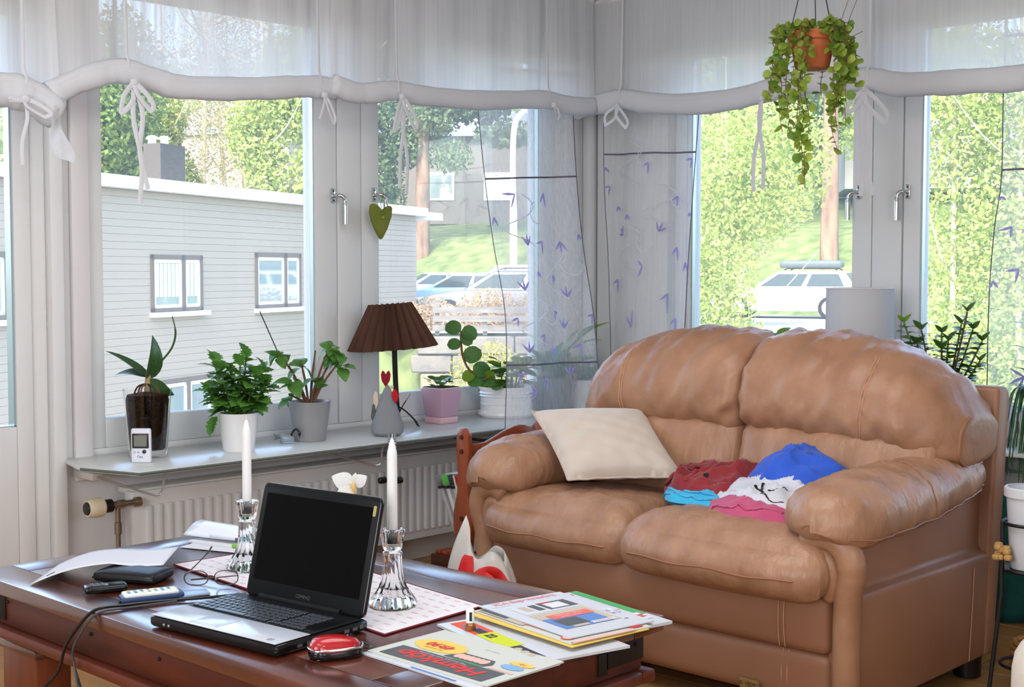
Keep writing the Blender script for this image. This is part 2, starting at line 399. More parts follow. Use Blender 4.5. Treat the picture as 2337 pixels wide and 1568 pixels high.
def casement(name, T, a0, a1, sl, sr, low=.60, high=2.24, hd=None):
    """a0..a1 is the sash from outside to outside, sl and sr the widths of its stiles"""
    win = thing(name, None, None, (0, 0, 0), kind='structure')
    b = MB(); b.box(*T(a0, a0 + sl, 0, .05, low, high)).box(*T(a1 - sr, a1, 0, .05, low, high))
    b.box(*T(a0 + sl, a1 - sr, 0, .05, low, low + .10)).box(*T(a0 + sl, a1 - sr, 0, .05, high - .10, high))
    b.build('sash', WHITE, win, bevel=.004)
    MB().box(*T(a0 + sl, a1 - sr, 0.034, .039, low + .10, high - .10)).build('pane', GLASS, win, smooth=0)
    for q0, q1 in ((a0 + sl, a0 + sl + .004), (a1 - sr - .004, a1 - sr)): MB().box(*T(q0, q1, .012, .033, low + .10, high - .10)).build('glazing_strip', ALU, win, smooth=0)
    # outer sash
    b = MB(); b.box(*T(a0 + sl - .035, a0 + sl - .004, .052, .085, low + .06, high - .06)).box(*T(a1 - sr + .004, a1 - sr + .035, .052, .085, low + .06, high - .06))
    b.box(*T(a0 + sl, a1 - sr, .052, .085, low + .05, low + .095)).box(*T(a0 + sl, a1 - sr, .052, .085, high - .095, high - .05))
    b.build('outer_sash', WHITE, win, bevel=.004)
    for (a, z, sg) in (hd or []): handle(win, T, a, z, sg)
    return win
w1 = casement('window_1', A, 2.312, 3.372, .049, .104, hd=[(3.352, 1.524, 1)])
w2 = casement('window_2', A, 3.498, 4.66, .091, .105, hd=[(3.562, 1.536, 1)])
fr = MB().box(*A(2.30, 2.312, 0, .12, .575, 2.24)).box(*A(4.66, 4.86, 0, .06, .575, 2.24)).box(*A(2.312, 4.66, 0.0, .12, .575, .60)).box(*A(3.377, 3.493, -.004, .12, .60, 2.24)).box(*A(2.30, 4.86, .20, .26, .53, .575))
fr.build('frame', WHITE, w1, bevel=.004)
w3 = casement('window_3', Bx, 2.692, 3.60, .086, .02, hd=[(2.748, 1.546, 1)])
w4 = casement('window_4', Bx, 1.60, 2.555, .08, .072, hd=[(2.535, 1.54, 1)])
w5 = casement('window_5', Bx, .66, 1.47, .08, .08)
fr = MB().box(*Bx(3.602, 3.78, 0, .06, .575, 2.24)).box(*Bx(.62, .655, 0, .12, .575, 2.24)).box(*Bx(.66, 3.6, 0, .12, .575, .60)).box(*Bx(2.56, 2.687, -.004, .12, .60, 2.24)).box(*Bx(1.475, 1.595, -.004, .12, .60, 2.24))
fr.build('frame', WHITE, w3, bevel=.004)
# balcony door
d1 = thing('door_1', None, None, (0, 0, 0), kind='structure')
b = MB().box(*A(DX0 + .055, DX0 + .16, -.01, .05, .01, 2.13)).box(*A(2.041, 2.099, -.01, .05, .01, 2.13)).box(*A(DX0 + .16, 2.041, -.01, .05, .01, .70)).box(*A(DX0 + .16, 2.041, -.01, .05, 2.02, 2.13))
b.build('door_leaf', WHITE, d1, bevel=.005)
MB().box(*A(DX0, DX0 + .05, 0, .12, 0, 2.18)).box(*A(2.102, 2.155, 0, .12, 0, 2.18)).box(*A(DX0 + .05, 2.102, 0, .12, 2.135, 2.18)).build('door_frame', WHITE, d1, bevel=.005)
MB().box(*A(DX0 + .16, 2.041, .035, .041, .70, 2.02)).build('pane', GLASS, d1, smooth=0)
MB().box(*A(2.033, 2.041, -.004, .034, .70, 2.02)).box(*A(DX0 + .16, 2.04, -.004, .034, .695, .703)).build('glazing_strip', ALU, d1, smooth=0)
MB().box(*A(DX0 + .26, 1.94, -.014, -.01, .12, .60)).build('door_panel', WHITE, d1, bevel=.003)
# ------------------------------------------------------------------ shelves, radiators
sh = thing('window_shelf', 'long frosted glass shelf under the left window holding the potted plants', 'shelf', (3.3, 3.9, .575))
pts = [(2.20, YA - .005), (2.14, 3.93), (2.21, 3.70), (4.90, 3.70), (4.90, YA - .005)]
MB().prism(pts, .566, .580).build('shelf_board', FGLASS, sh, bevel=.002)
MB().tube([(2.14, 3.93, .573), (2.209, 3.699, .573), (4.40, 3.699, .573)], .0052, 6).build('front_edge', FEDGE, sh, smooth=0)
for x in (2.25, 3.16, 3.85):
    m = MB(); m.tube(cr([(x, YA - .008, .53), (x, 4.0, .525), (x + .02, 3.74, .50), (x + .05, 3.72, .505), (x + .07, 3.73, .555), (x + .10, 3.74, .562), (x + .22, 3.75, .562)], 5), .0035, 6)
    m.build('wire_bracket', WIRE, sh)
    MB().box(x - .02, x + .02, 4.02, YA - .005, .515, .54).build('bracket_clip', mat('clear_plastic', c8(205, 200, 194), .3, .5), sh, bevel=.004)
sh2 = thing('window_shelf', 'frosted glass shelf under the right windows behind the sofa', 'shelf', (4.68, 2.2, .575))
MB().box(4.50, XB - .005, .60, 3.69, .566, .580).build('shelf_board', FGLASS, sh2, bevel=.002)
RADM = mat('radiator_enamel', c8(228, 228, 228), .4, .4)
def radiator(label, a0, a1, T, z0, z1, off, n):
    r = thing('radiator', label, 'radiator', (0, 0, 0))
    MB().box(*T(a0, a1, -off, -off + .055, z0, z1)).build('panel', RADM, r, bevel=.010)
    MB().box(*T(a0 + .01, a1 - .01, -off + .01, -.03, z1 - .012, z1 + .006)).build('top_grille', RADM, r, bevel=.003)
    for q in (a0 + .1, a1 - .14): MB().box(*T(q, q + .04, -off + .05, -.001, z0 + .05, z1 - .05)).build('wall_bracket', RADM, r)
    st = (a1 - a0 - .08) / n; me = None
    for i in range(n):
        a = a0 + .04 + st * (i + .5); w_ = st * .30
        if me is None:
            o = MB().box(*T(a - w_, a + w_, -off - .011, -off + .002, z0 + .035, z1 - .05)).build('rib', RADM, r, bevel=.009, seg=2); me = o.data; a00 = a
        else:
            o = bpy.data.objects.new('rib', me); COL.objects.link(o); o.parent = r
            o.location = (a - a00, 0, 0) if T is A else (0, a - a00, 0)
    return r
rad = radiator('long white ribbed radiator below the left window shelf', 2.375, 4.05, A, .115, .462, .14, 40)
radiator('white ribbed radiator under the right windows behind the sofa', .9, 3.3, Bx, .115, .462, .14, 56)
tv = MB().lathe([(.0, -.034), (.026, -.034), (.030, -.026), (.033, -.005), (.032, .018), (.025, .025)], (2.232, 4.0, .430), 20, axis='x').build('thermostat_knob', mat('cream_plastic', c8(226, 214, 186), .4, .4), rad)
MB().lathe([(.022, .0), (.022, .030), (.015, .034)], (2.255, 4.0, .430), 20, axis='x').build('collar', DARK, rad)
MB().lathe([(0, -.004), (.020, -.003), (.023, .002)], (2.197, 4.0, .430), 16, axis='x').build('dark_cap', DARK, rad)
BRASS = mat('nickel_brass', c8(158, 140, 126), .28, .6, metal=.8)
MB().lathe([(.012, 0), (.012, .02), (.015, .022), (.015, .045), (.011, .05), (.011, .085), (.017, .086), (.017, .105), (.009, .106)], (2.287, 4.0, .430), 14, axis='x').build('valve_body', BRASS, rad)
MB().lathe([(.008, 0), (.008, .33), (.012, .332), (.012, .37), (.009, .372), (.009, .43)], (2.309, 4.0, 0), 12).build('feed_pipe', BRASS, rad)
# ------------------------------------------------------------------ roll-up blinds
EA, NA, EB, NB = Vector((1, 0, 0)), Vector((0, -1, 0)), Vector((0, -1, 0)), Vector((-1, 0, 0))
def ribbon_bow(parent, P, e, n, loops, tails, r=.0085):
    P = Vector(P); z = Vector((0, 0, 1)); kn = MB().rbox(P + n * .006, (.012, .010, .012), .008, 6).build('ribbon_knot', ROLL, parent)
    for (dx, dz, wd) in loops:
        c_ = [P + n * .008, P + n * .02 + e * (dx * .45 - wd) + z * dz * .45, P + n * .018 + e * dx * .95 + z * dz * .95 + e * -wd * .3, P + n * .018 + e * dx + z * dz, P + n * .016 + e * (dx * .8 + wd) + z * dz * .75, P + n * .014 + e * (dx * .3 + wd * .8) + z * dz * .3, P + n * .01]
        MB().tube(cr(c_, 5), r, 6, flat=(1, .22), up=n).build('ribbon_loop', ROLL, parent)
    for (dx, dz, sw) in tails:
        c_ = [P + n * .008, P + n * .016 + e * (dx * .3 + sw) + z * dz * .3, P + n * .015 + e * (dx * .6 - sw) + z * dz * .65, P + n * .013 + e * dx + z * dz]
        MB().tube(cr(c_, 6), r * 1.05, 6, flat=(1, .22), up=n).build('ribbon_tail', ROLL, parent)
def blind(label, pts, e, n, r, cords, zt=2.40, seed=1, edge=None):
    p = thing('roll_up_blind', label, 'blind', (0, 0, 0), group='white roll-up blinds along the windows')
    path = cr(pts, 6); L = len(path) - 1
    def at(t):
        x = t * L; i = min(int(x), L - 1); return path[i].lerp(path[i + 1], x - i)
    def cloth(u, v):
        q = at(u); zz = q.z + (zt - q.z) * v
        s = (q.x * e.x + q.y * e.y)
        am = .004 + .004 * math.sin(seed * 1.7 + u * 9)
        fold = am * math.sin(s * 26 + seed + .8 * math.sin(v * 2 + u * 3)) + .0025 * math.sin(s * 61 + seed * 2 + v * 1.2)
        for cs in cords: fold -= .02 * math.exp(-((s - cs) / .03) ** 2)
        return q + n * (fold + .012) + Vector((0, 0, zz - q.z)) + e * (.012 * math.sin(v * 3 + s * 7) * (1 - v))
    MB().grid(cloth, 110, 14).build('blind_cloth', BLIND, p, smooth=180)
    rr = [r * 1.18 * (1 + .05 * math.sin(i * .7 + seed) + .03 * math.sin(i * 1.9)) for i in range(L + 1)]
    m = MB(); m.tube([q + n * .012 for q in path], rr, 14, flat=(.78, 1), up=(0, 0, 1)); m.build('rolled_hem', ROLL, p, smooth=180)
    m = MB(); m.tube([q + n * (.012 + .2 * r) + Vector((0, 0, r * .55)) for q in path], [x * .55 for x in rr], 8, up=(0, 0, 1)); m.build('hem_fold', ROLL, p, smooth=180)
    for cs in cords:
        t = min(range(L + 1), key=lambda i: abs(path[i].dot(e) - cs)); q = path[t]
        m = MB(); m.tube([q + n * (r * .80 + .016) + Vector((0, 0, -r * .2)), q + n * (r * .6 + .02) + Vector((0, 0, r * .95)), q + n * .03 + Vector((0, 0, r * 1.6)), Vector((q.x, q.y, zt)) + n * .02], .004, 6, flat=(1.4, .4), up=n); m.build('pull_cord', ROLL, p)
    a, z_ = path[0], path[-1]
    m = MB(); m.tube([Vector((a.x, a.y, zt)), Vector((z_.x, z_.y, zt))], .014, 8); m.build('rail', WHITE, p)
    for q in (a, z_):   # brackets up to the ceiling
        MB().box(q.x - .008, q.x + .008, q.y - .008, q.y + .008, zt, ZC).build('rail_bracket', WHITE, p)
    return p
def fz(pts, zs=0): return pts
bA0 = blind('short white blind hanging lowest, tied with loops at the balcony door', [(1.20, 3.95, 1.80), (1.5, 3.95, 1.79), (1.80, 3.95, 1.755), (1.88, 3.95, 1.745), (1.95, 3.95, 1.745), (2.01, 3.95, 1.73), (2.085, 3.95, 1.69)], EA, NA, .045, [1.97], seed=3)
bA1 = blind('white roll-up blind over the leftmost window with a raised bow peak', [(2.06, 3.95, 1.745), (2.15, 3.95, 1.795), (2.24, 3.95, 1.83), (2.32, 3.95, 1.845), (2.42, 3.95, 1.83), (2.52, 3.95, 1.815), (2.69, 3.95, 1.825), (2.84, 3.95, 1.84), (2.99, 3.95, 1.86), (3.10, 3.95, 1.872), (3.19, 3.95, 1.870)], EA, NA, .034, [2.325, 3.105], seed=1)
bA2 = blind('white roll-up blind over the second window, above the green felt heart', [(3.16, 3.93, 1.885), (3.26, 3.93, 1.865), (3.34, 3.93, 1.87), (3.46, 3.93, 1.89), (3.61, 3.93, 1.885), (3.90, 3.93, 1.895), (4.16, 3.93, 1.92), (4.32, 3.93, 1.935), (4.49, 3.93, 1.925), (4.64, 3.93, 1.935)], EA, NA, .033, [3.46, 4.33], seed=5)
bB = blind('white roll-up blind over the right windows behind the hanging plant', [(4.68, 4.05, 1.935), (4.68, 3.91, 1.945), (4.68, 3.77, 1.955), (4.68, 3.64, 1.93), (4.68, 3.43, 1.905), (4.68, 3.19, 1.905), (4.68, 2.94, 1.935), (4.68, 2.74, 1.935), (4.68, 2.57, 1.925), (4.68, 2.45, 1.895), (4.68, 2.29, 1.885), (4.68, 2.16, 1.88), (4.68, 1.99, 1.875), (4.68, 1.70, 1.90), (4.68, 1.4, 1.88), (4.68, .8, 1.88)], EB, NB, .038, [-3.77, -2.57, -1.4], seed=2)
ribbon_bow(bA0, (1.955, 3.892, 1.72), EA, NA, [(.06, -.05, .03), (-.045, -.01, .03)], [(-.015, -.20, .006)], .006)
MB().grid(lambda u, v: Vector((2.02 + .055 * u + .045 * v, 3.90 - .02 * math.sin(v * 6 + u * 3), 1.72 - .02 * u - .17 * v)), 8, 12).build('hanging_end', BLIND, bA0, smooth=180)
ribbon_bow(bA1, (2.322, 3.89, 1.805), EA, NA, [(.055, -.085, .02), (-.05, -.10, .02)], [(.012, -.39, -.012), (.042, -.34, .012)])
ribbon_bow(bA1, (3.108, 3.905, 1.84), EA, NA, [(.035, -.10, .012)], [(-.03, -.09, .0)], .005)
ribbon_bow(bA2, (3.462, 3.88, 1.865), EA, NA, [(.06, -.12, .018), (-.05, -.13, .012)], [(-.02, -.35, .006), (.012, -.37, -.010)])
ribbon_bow(bA2, (4.33, 3.88, 1.91), EA, NA, [(.01, -.06, .015)], [], .006)
ribbon_bow(bB, (4.63, 3.77, 1.925), EB, NB, [(.06, -.10, .02), (-.05, -.08, .03)], [], .007)
ribbon_bow(bB, (4.63, 2.57, 1.885), EB, NB, [(.09, -.13, .025), (-.07, -.09, .02)], [(-.008, -.40, -.006), (.04, -.40, .006)], .009)
ribbon_bow(bB, (4.62, 3.02, 1.89), EB, NB, [], [(-.03, -.37, .01), (.015, -.36, -.008)], .009)
# ------------------------------------------------------------------ embroidered sheer panels
def sheer(label, Lp, Rp, n, e, bands, seed, marks):
    p = thing('sheer_curtain', label, 'curtain', (0, 0, 0), group='sheer curtain panels with purple leaves')
    LP, RP = cr(Lp, 6), cr(Rp, 6)
    def pt(u, v, off=0):
        i = v * (len(LP) - 1); k = min(int(i), len(LP) - 2); a = LP[k].lerp(LP[k + 1], i - k)
        i = v * (len(RP) - 1); k = min(int(i), len(RP) - 2); b_ = RP[k].lerp(RP[k + 1], i - k)
        q = a.lerp(b_, u)
        return q + n * (.022 * math.sin(u * 9 + seed + v * 1.5) + .008 * math.sin(u * 21 + v * 4) + off)
    v0 = 0
    segs = [0] + bands + [1]
    for i in range(len(segs) - 1):
        a, b_ = segs[i], segs[i + 1]
        if b_ - a < 1e-3: continue
        MB().grid(lambda u, v: pt(u, a + (b_ - a) * v), 40, 14).build('curtain_cloth', SHEERB if i != 1 else SHEER, p, smooth=180)
    for bb in bands:
        MB().tube([pt(u / 24, bb, .002) for u in range(25)], .004, 5, flat=(.6, 1), up=(0, 0, 1)).build('dark_seam', BANDM, p)
    for u in (0, 1):
        MB().tube([pt(u, v / 30, .001) for v in range(31)], .0022, 4).build('side_hem', BANDM if bands else PURP, p)
    r_ = random.Random(seed); m = MB(); mw = MB()
    for (u, v, s, ang) in marks:   # each leaf mark: two or three strokes
        W = 1.0
        for da in (-.6, .6) if s > 0 else (-.7, 0, .7):
            q = []
            a = ang + da; sz = abs(s) * .55
            for t in (0, .5, 1):
                du, dv = math.cos(a) * sz * t, math.sin(a) * sz * t
                q.append(pt(min(1, max(0, u + du)), min(.999, max(0, v + dv * .45)), .004))
            m.tube(q, [.0035, .0062, .0015], 5, flat=(1, .25), up=n)
    m.build('embroidered_leaves', PURP, p)
    for i in range(3):
        u0, vv = .3 + .35 * (i % 2), .36 + .14 * i
        q = [pt(min(.97, max(.03, u0 + .16 * math.sin(t * .55))), vv + t * .011, .004) for t in range(14)]
        mw.tube(q, .003, 5, flat=(1, .3), up=n)
        q = [pt(min(.97, max(.03, u0 + .20 + .10 * math.cos(t * .5))), vv + .05 + .03 * math.sin(t * .5), .004) for t in range(10)]
        mw.tube(q, .003, 5, flat=(1, .3), up=n)
    mw.build('embroidered_vines', PURPW, p)
    m = MB(); a, b_ = pt(0, 0), pt(1, 0); m.tube([a, b_], .006, 6); m.build('curtain_rod', WHITE, p)
    for q in (a, b_): MB().box(q.x - .004, q.x + .004, q.y - .004, q.y + .004, q.z, ZC).build('rod_hanger', WHITE, p)
    return p
mk = [(.25, .36, .16, 2.6), (.62, .36, .15, 1.9), (.05, .42, .12, 1.6), (.30, .50, -.13, 4.7), (.52, .49, .14, 2.4), (.78, .49, -.13, 1.57), (.40, .57, .08, 1.5), (.62, .58, .10, 1.2), (.95, .47, .08, 1.5), (.20, .62, -.12, 4.71), (.76, .64, -.13, 4.71), (.98, .69, .12, 2.4), (.55, .68, .12, .8), (.12, .70, .1, 2.2), (.70, .73, -.12, 4.71), (.38, .75, .14, 2.4), (.82, .78, .14, 2.2), (.18, .80, -.13, 4.71), (.5, .81, .12, 4.6), (.1, .86, .12, .6), (.42, .88, .14, 2.6), (.72, .87, -.12, 4.71), (.24, .91, -.14, 3.1)]
sheer('sheer purple-leaf curtain panel in front of the potted plants at the corner', [(4.026, 4.02, 2.06), (4.026, 4.02, 1.91), (4.022, 3.97, 1.564), (4.0, 3.90, 1.308), (3.963, 3.80, 1.057), (3.875, 3.70, .83), (3.82, 3.655, .58)], [(4.596, 4.02, 2.08), (4.596, 4.02, 1.95), (4.57, 3.97, 1.6), (4.534, 3.90, 1.316), (4.481, 3.80, 1.047), (4.395, 3.70, .82), (4.355, 3.655, .58)], NA, EA, [.322, .835], 4, mk)
mk2 = [(.05, .50, .12, 2.4), (.28, .60, .1, 1.6), (.12, .57, .08, 1.5), (.02, .44, .08, 1.57), (.20, .67, -.13, 3.9), (.55, .43, .14, 2.2), (.83, .54, .14, 2.2), (.64, .66, -.13, 5.2), (.85, .71, .14, 2.0), (.50, .76, .14, 3.0), (.10, .79, .12, 2.2), (.74, .82, .16, 2.2), (.33, .89, .14, 4.4), (.86, .87, .14, 2.2), (.97, .42, .12, 2.4), (.96, .75, .1, 1.5), (.1, .96, .1, 2.0), (.98, .6, .06, 1.5)]
sheer('sheer purple-leaf curtain panel just right of the room corner, behind the sofa', [(4.80, 3.985, 2.07), (4.80, 3.985, 1.93), (4.80, 3.985, 1.59), (4.80, 3.97, 1.24), (4.80, 3.96, .70)], [(4.80, 3.46, 2.05), (4.80, 3.465, 1.90), (4.80, 3.49, 1.58), (4.80, 3.51, 1.24), (4.80, 3.53, .70)], NB, EB, [.40], 9, mk2)
mk3 = [(.02, .47, .08, 1.5), (.1, .60, .14, 2.2), (.3, .55, .1, 2.4), (.16, .73, .14, 2.4), (.02, .76, .08, 1.5), (.2, .93, -.14, 2.8), (.5, .5, .12, 2.0), (.5, .8, .14, 2.0), (.75, .66, .12, 2.4), (.7, .4, .12, 2.4)]
sheer('sheer purple-leaf curtain panel at the right edge in front of the last window', [(4.80, 2.109, 2.05), (4.80, 2.109, 1.85), (4.80, 2.106, 1.54), (4.80, 2.127, 1.36), (4.80, 2.143, 1.10), (4.80, 2.146, .66)], [(4.80, 1.50, 2.05), (4.80, 1.50, 1.85), (4.80, 1.50, 1.54), (4.80, 1.49, 1.36), (4.80, 1.47, 1.10), (4.80, 1.45, .66)], NB, EB, [.38], 6, mk3)
# ------------------------------------------------------------------ things on the left window shelf
ZS = .5805
def pot(p, prof_out, c, m, wall=.006, n=28, soil=None, name='pot'):
    inner = [(max(.001, r - wall), z) for r, z in reversed(prof_out)]
    inner = inner[:-1] + [(inner[-1][0], prof_out[0][1] + wall), (.0, prof_out[0][1] + wall)]
    MB().lathe([(0, prof_out[0][1])] + prof_out + inner, c, n).build(name, m, p)
    if soil is not None:
        zt = prof_out[-1][1] - soil; rs = prof_out[-1][0] - wall - .001
        MB().lathe([(rs * .97, zt - .02), (rs, zt), (rs * .6, zt + .006), (0, zt + .008)], c, 20).build('soil', SOIL, p)
# orchid in a glass vase
x, y = 2.425, 4.0
p = thing('potted_orchid', 'flowerless orchid with a few strap leaves in a tall clear glass vase', 'plant', (x, y, ZS))
po = [(.062, 0), (.064, .01), (.070, .10), (.078, .20), (.0815, .226)]
MB().lathe([(0, 0)] + po + [(.078, .226), (.074, .195), (.0665, .10), (.0605, .024), (0, .022)], (x, y, ZS), 36).build('glass_vase', CLEAR, p)
MB().lathe([(0, .026), (.057, .027), (.064, .10), (.071, .19), (.066, .208), (.04, .213), (0, .22)], (x, y, ZS), 28).build('bark_filling', BARK, p)
OL = leaf_mesh('leaf', L_ORCH, .36, .25, .12, 'long', 8)
OLw = leaf_mesh('leaf', L_ORCH, .52, .2, .3, 'ovate', 8)
s0 = Vector((x, y, ZS + .235))
e = Vector((.69, -.72, 0))
MB().tube([(x, y, ZS + .20), (x + .003, y, ZS + .245), (x + .006, y, ZS + .29)], [.012, .011, .008], 8).build('stem', mat('pale_stem', c8(168, 150, 112), .7, .2), p)
for i in range(7):
    a = i * .9; MB().tube(cr([(x, y, ZS + .245), (x + .03 * math.cos(a), y + .03 * math.sin(a), ZS + .235), (x + .045 * math.cos(a), y + .045 * math.sin(a), ZS + .205)], 4), .003, 5).build('air_root', BARK if i % 2 else STEMB, p)
piece('leaf', OL, p, leaf_matrix(p, s0 + Vector((0, 0, .03)), -e * .8 + Vector((0, 0, .62)), .165, .9, up=(-.6, -.6, .5), wide=1.0))
piece('leaf', OLw, p, leaf_matrix(p, s0 + Vector((0, 0, .02)), e * .33 + Vector((0, 0, 1)), .15, 1.2, up=(-.6, -.6, .2)))
piece('leaf', OLw, p, leaf_matrix(p, s0 + Vector((0, 0, .03)), -e * 1 + Vector((0, 0, .28)), .11, .5, up=(-.5, -.5, .6), wide=.9))
piece('leaf', OLw, p, leaf_matrix(p, s0 + Vector((.0, 0, .02)), e * .8 + Vector((0, 0, -.5)), .10, .6, up=(-.5, -.5, .5)))
pth = [s0 + e * d + Vector((0, 0, z)) for d, z in ((.01, .04), (.05, .085), (.085, .13), (.098, .18), (.088, .235))]
MB().tube(cr(pth, 6), [.0035] * 20 + [.002] * 5, 6).build('bare_flower_spike', L_ORCH, p)
# thermometer
t = thing('thermometer', 'small white indoor thermometer with a dark display beside the glass vase', 'thermometer', (2.325, 3.875, ZS), R(-48))
MB().rbox((0, 0, .056), (.032, .009, .056), .006, 6).build('case', mat('white_plastic', c8(226, 228, 238), .4, .4), t)
MB().box(-.027, .027, -.0115, -.008, .048, .096).build('display_frame', DARK, t, bevel=.003)
MB().box(-.021, .021, -.0125, -.011, .054, .09).build('display', mat('lcd_grey', c8(120, 122, 112), .3, .5), t)
for a, bb in ((-.02, .035), (-.007, .035)): MB().lathe([(.0, -.0105), (.004, -.0105), (.004, -.008)], (a, 0, bb), 10, axis='y').build('button', mat('grey_button', c8(180, 184, 196), .4, .4), t)
MB().lathe([(0, -.0125), (.006, -.012), (.0065, -.008)], (.012, 0, .037), 12, axis='y').build('round_button', DARK, t)
text('Clas', t, (-.002, -.0096, .02), .011, DARK, rot=(R(90), 0, 0))
# bushy plant in white pot
def bush(root, c0, stems, leafme, nper, ln, seed, spread=.9):
    r_ = random.Random(seed)
    for (dx, dy, h, lean) in stems:
        q = [c0 + Vector((dx * .25, dy * .25, 0)), c0 + Vector((dx * .6, dy * .6, h * .45)), c0 + Vector((dx, dy, h))]
        path = cr(q, 6); MB().tube(path, [.004] * (len(path) - 3) + [.003] * 3, 6).build('stem', STEMG, root)
        for i in range(nper):
            t = .22 + .78 * i / (nper - 1); k_ = t * (len(path) - 1); kk = min(int(k_), len(path) - 2)
            pos = path[kk].lerp(path[kk + 1], k_ - kk)
            a = i * 2.4 + r_.random() * .5; el = (.95 if t > .93 else -.05 + .55 * (t - .4)) + r_.uniform(-.2, .2)
            l_ = ln * (.6 + .55 * math.sin(math.pi * min(1, .15 + t * .75))) * r_.uniform(.85, 1.15)
            d = Vector((math.cos(a) * math.cos(el), math.sin(a) * math.cos(el), math.sin(el)))
            if pos.y + d.y * l_ > 4.15: d.y = -abs(d.y) * .4
            piece('leaf', leafme, root, leaf_matrix(root, pos, d, l_, r_.uniform(-.4, .4)))
x, y = 2.72, 3.90
p = thing('potted_plant', 'bushy green plant with toothed leaves in a smooth white pot', 'plant', (x, y, ZS))
pot(p, [(.052, 0), (.054, .006), (.062, .07), (.069, .128), (.0705, .132)], (x, y, ZS), CERW, soil=.012)
KL = leaf_mesh('leaf', L_MID, .85, .2, .2, 'tooth', 10)
ex, ey = .69, -.72
def lt(a, bck=0): return (a * ex + bck * .72, a * ey + bck * .69)
st = [lt(-.085) + (.20, 0), lt(-.055, -.03) + (.17, 0), lt(-.03, .02) + (.16, 0), lt(.03) + (.215, 0), lt(.015, -.035) + (.19, 0), lt(.10) + (.12, 0), lt(.07, -.03) + (.15, 0), lt(-.10, -.03) + (.10, 0), lt(.085, .02) + (.17, 0)]
bush(p, Vector((x, y, ZS + .115)), st, KL, 18, .066, 3)
piece('leaf', KL, p, leaf_matrix(p, (x - .065, y + .03, ZS + .12), (-.4, .3, -.9), .075, .5))
piece('leaf', KL, p, leaf_matrix(p, (x - .06, y + .04, ZS + .12), (-.3, .2, -.8), .06, -.5))
# branching plant in grey pot
x, y = 3.06, 3.94
p = thing('potted_plant', 'leggy branching plant with drooping leaves in a matt grey pot', 'plant', (x, y, ZS))
pot(p, [(.055, 0), (.058, .005), (.070, .09), (.077, .142), (.0785, .146)], (x, y, ZS), CERG, soil=.012)
HL = leaf_mesh('leaf', L_MID, .80, .18, .3, 'ovate', 8)
c0 = Vector((x, y, ZS + .13)); r_ = random.Random(11)
heads = [(-.115, .01, .20, 8), (-.055, -.02, .105, 5), (.02, .02, .20, 0), (-.075, 0, .04, 4), (.075, .02, .22, 7), (.115, 0, .165, 6), (.035, -.02, .10, 4), (-.035, .02, .165, 5), (.10, .02, .20, 5)]
for (a, bk, h, nl) in heads:
    dx, dy = lt(a, bk); q = cr([c0 + Vector((dx * .1, dy * .1, 0)), c0 + Vector((dx * .45, dy * .45, h * .5)), c0 + Vector((dx, dy, h))], 5)
    MB().tube(q, [.0045] * 8 + [.0032] * 3, 6).build('stem', STEMB, p)
    for i in range(nl):
        an = i * 2.2 + r_.random(); el = r_.uniform(-.9, .15) if i < nl - 2 else r_.uniform(.1, .6)
        d = Vector((math.cos(an) * math.cos(el), math.sin(an) * math.cos(el), math.sin(el)))
        l_ = r_.uniform(.045, .075)
        if q[-1].y + d.y * l_ > 4.15: d.y = -abs(d.y)
        piece('leaf', HL, p, leaf_matrix(p, q[-1] - Vector((0, 0, r_.uniform(0, .035))), d, l_, r_.uniform(-.5, .5)))
dx, dy = lt(-.18, 0)
MB().tube([c0 + Vector((lt(-.115)[0], lt(-.115)[1], .195)), c0 + Vector((dx, dy, .345))], .0022, 5).build('support_stick', DARKM, p)
# little glass bird
x, y = 2.95, 3.93
p = thing('bird_figurine', 'tiny clear glass bird with a curved black neck on the shelf', 'figurine', (x, y, ZS), R(-46))
MB().rbox((0, 0, .016), (.026, .012, .016), .012, 8, fn=lambda o, u: (o.x, o.y, o.z * (1 - .3 * u[0]))).build('body', mat('smoky_glass', c8(188, 204, 214), .05, .5, trans=.6), p)
MB().tube(cr([(.012, 0, .02), (.022, 0, .045), (.034, 0, .052), (.044, 0, .04), (.044, 0, .03)], 5), [.004] * 17 + [.006] * 4, 8).build('neck', DARK, p)
MB().tube([(.044, 0, .032), (.046, 0, .02)], [.004, .001], 6).build('beak', DARK, p)
MB().prism([(-.02, .018), (-.05, .036), (-.042, .022), (-.05, .012)], -.003, .003, lambda a, b_, h: (a, h, b_)).build('tail', mat('dark_glass', c8(70, 84, 96), .1, .5), p)
# felt chicken
x, y = 3.355, 3.845
GREYF = mat('grey_felt', c8(138, 140, 144), .95, .1, bump=(180, .35, .004)); REDF = mat('red_felt', c8(196, 40, 44), .95, .1, bump=(150, .2, .003)); REDF2 = mat('crimson_knit', c8(150, 36, 54), .95, .1, bump=(120, .5, .004))
p = thing('felt_hen', 'grey felt hen with red comb sitting on the shelf, striped legs dangling', 'ornament', (x, y, ZS))
MB().lathe([(0, .002), (.045, .0), (.060, .012), (.063, .03), (.055, .06), (.042, .10), (.028, .14), (.014, .175), (.004, .192), (0, .194)], (x, y, ZS), 28, flute=lambda j, a: .02 * math.sin(3 * a)).build('body', GREYF, p)
e = Vector((.69, -.72, 0)); nn = Vector((-.72, -.69, 0))
def flat_shape(poly, c, t, name, m, parent, ex_=e, nn_=nn, bev=.004):
    c = Vector(c); MB().prism(poly, -t / 2, t / 2, lambda a, b_, h: c + ex_ * a + Vector((0, 0, b_)) + nn_ * h).build(name, m, parent, bevel=bev)
heart = [(0, -.034), (.018, -.012), (.022, .008), (.015, .022), (.006, .018), (0, .008), (-.006, .018), (-.015, .022), (-.022, .008), (-.018, -.012)]
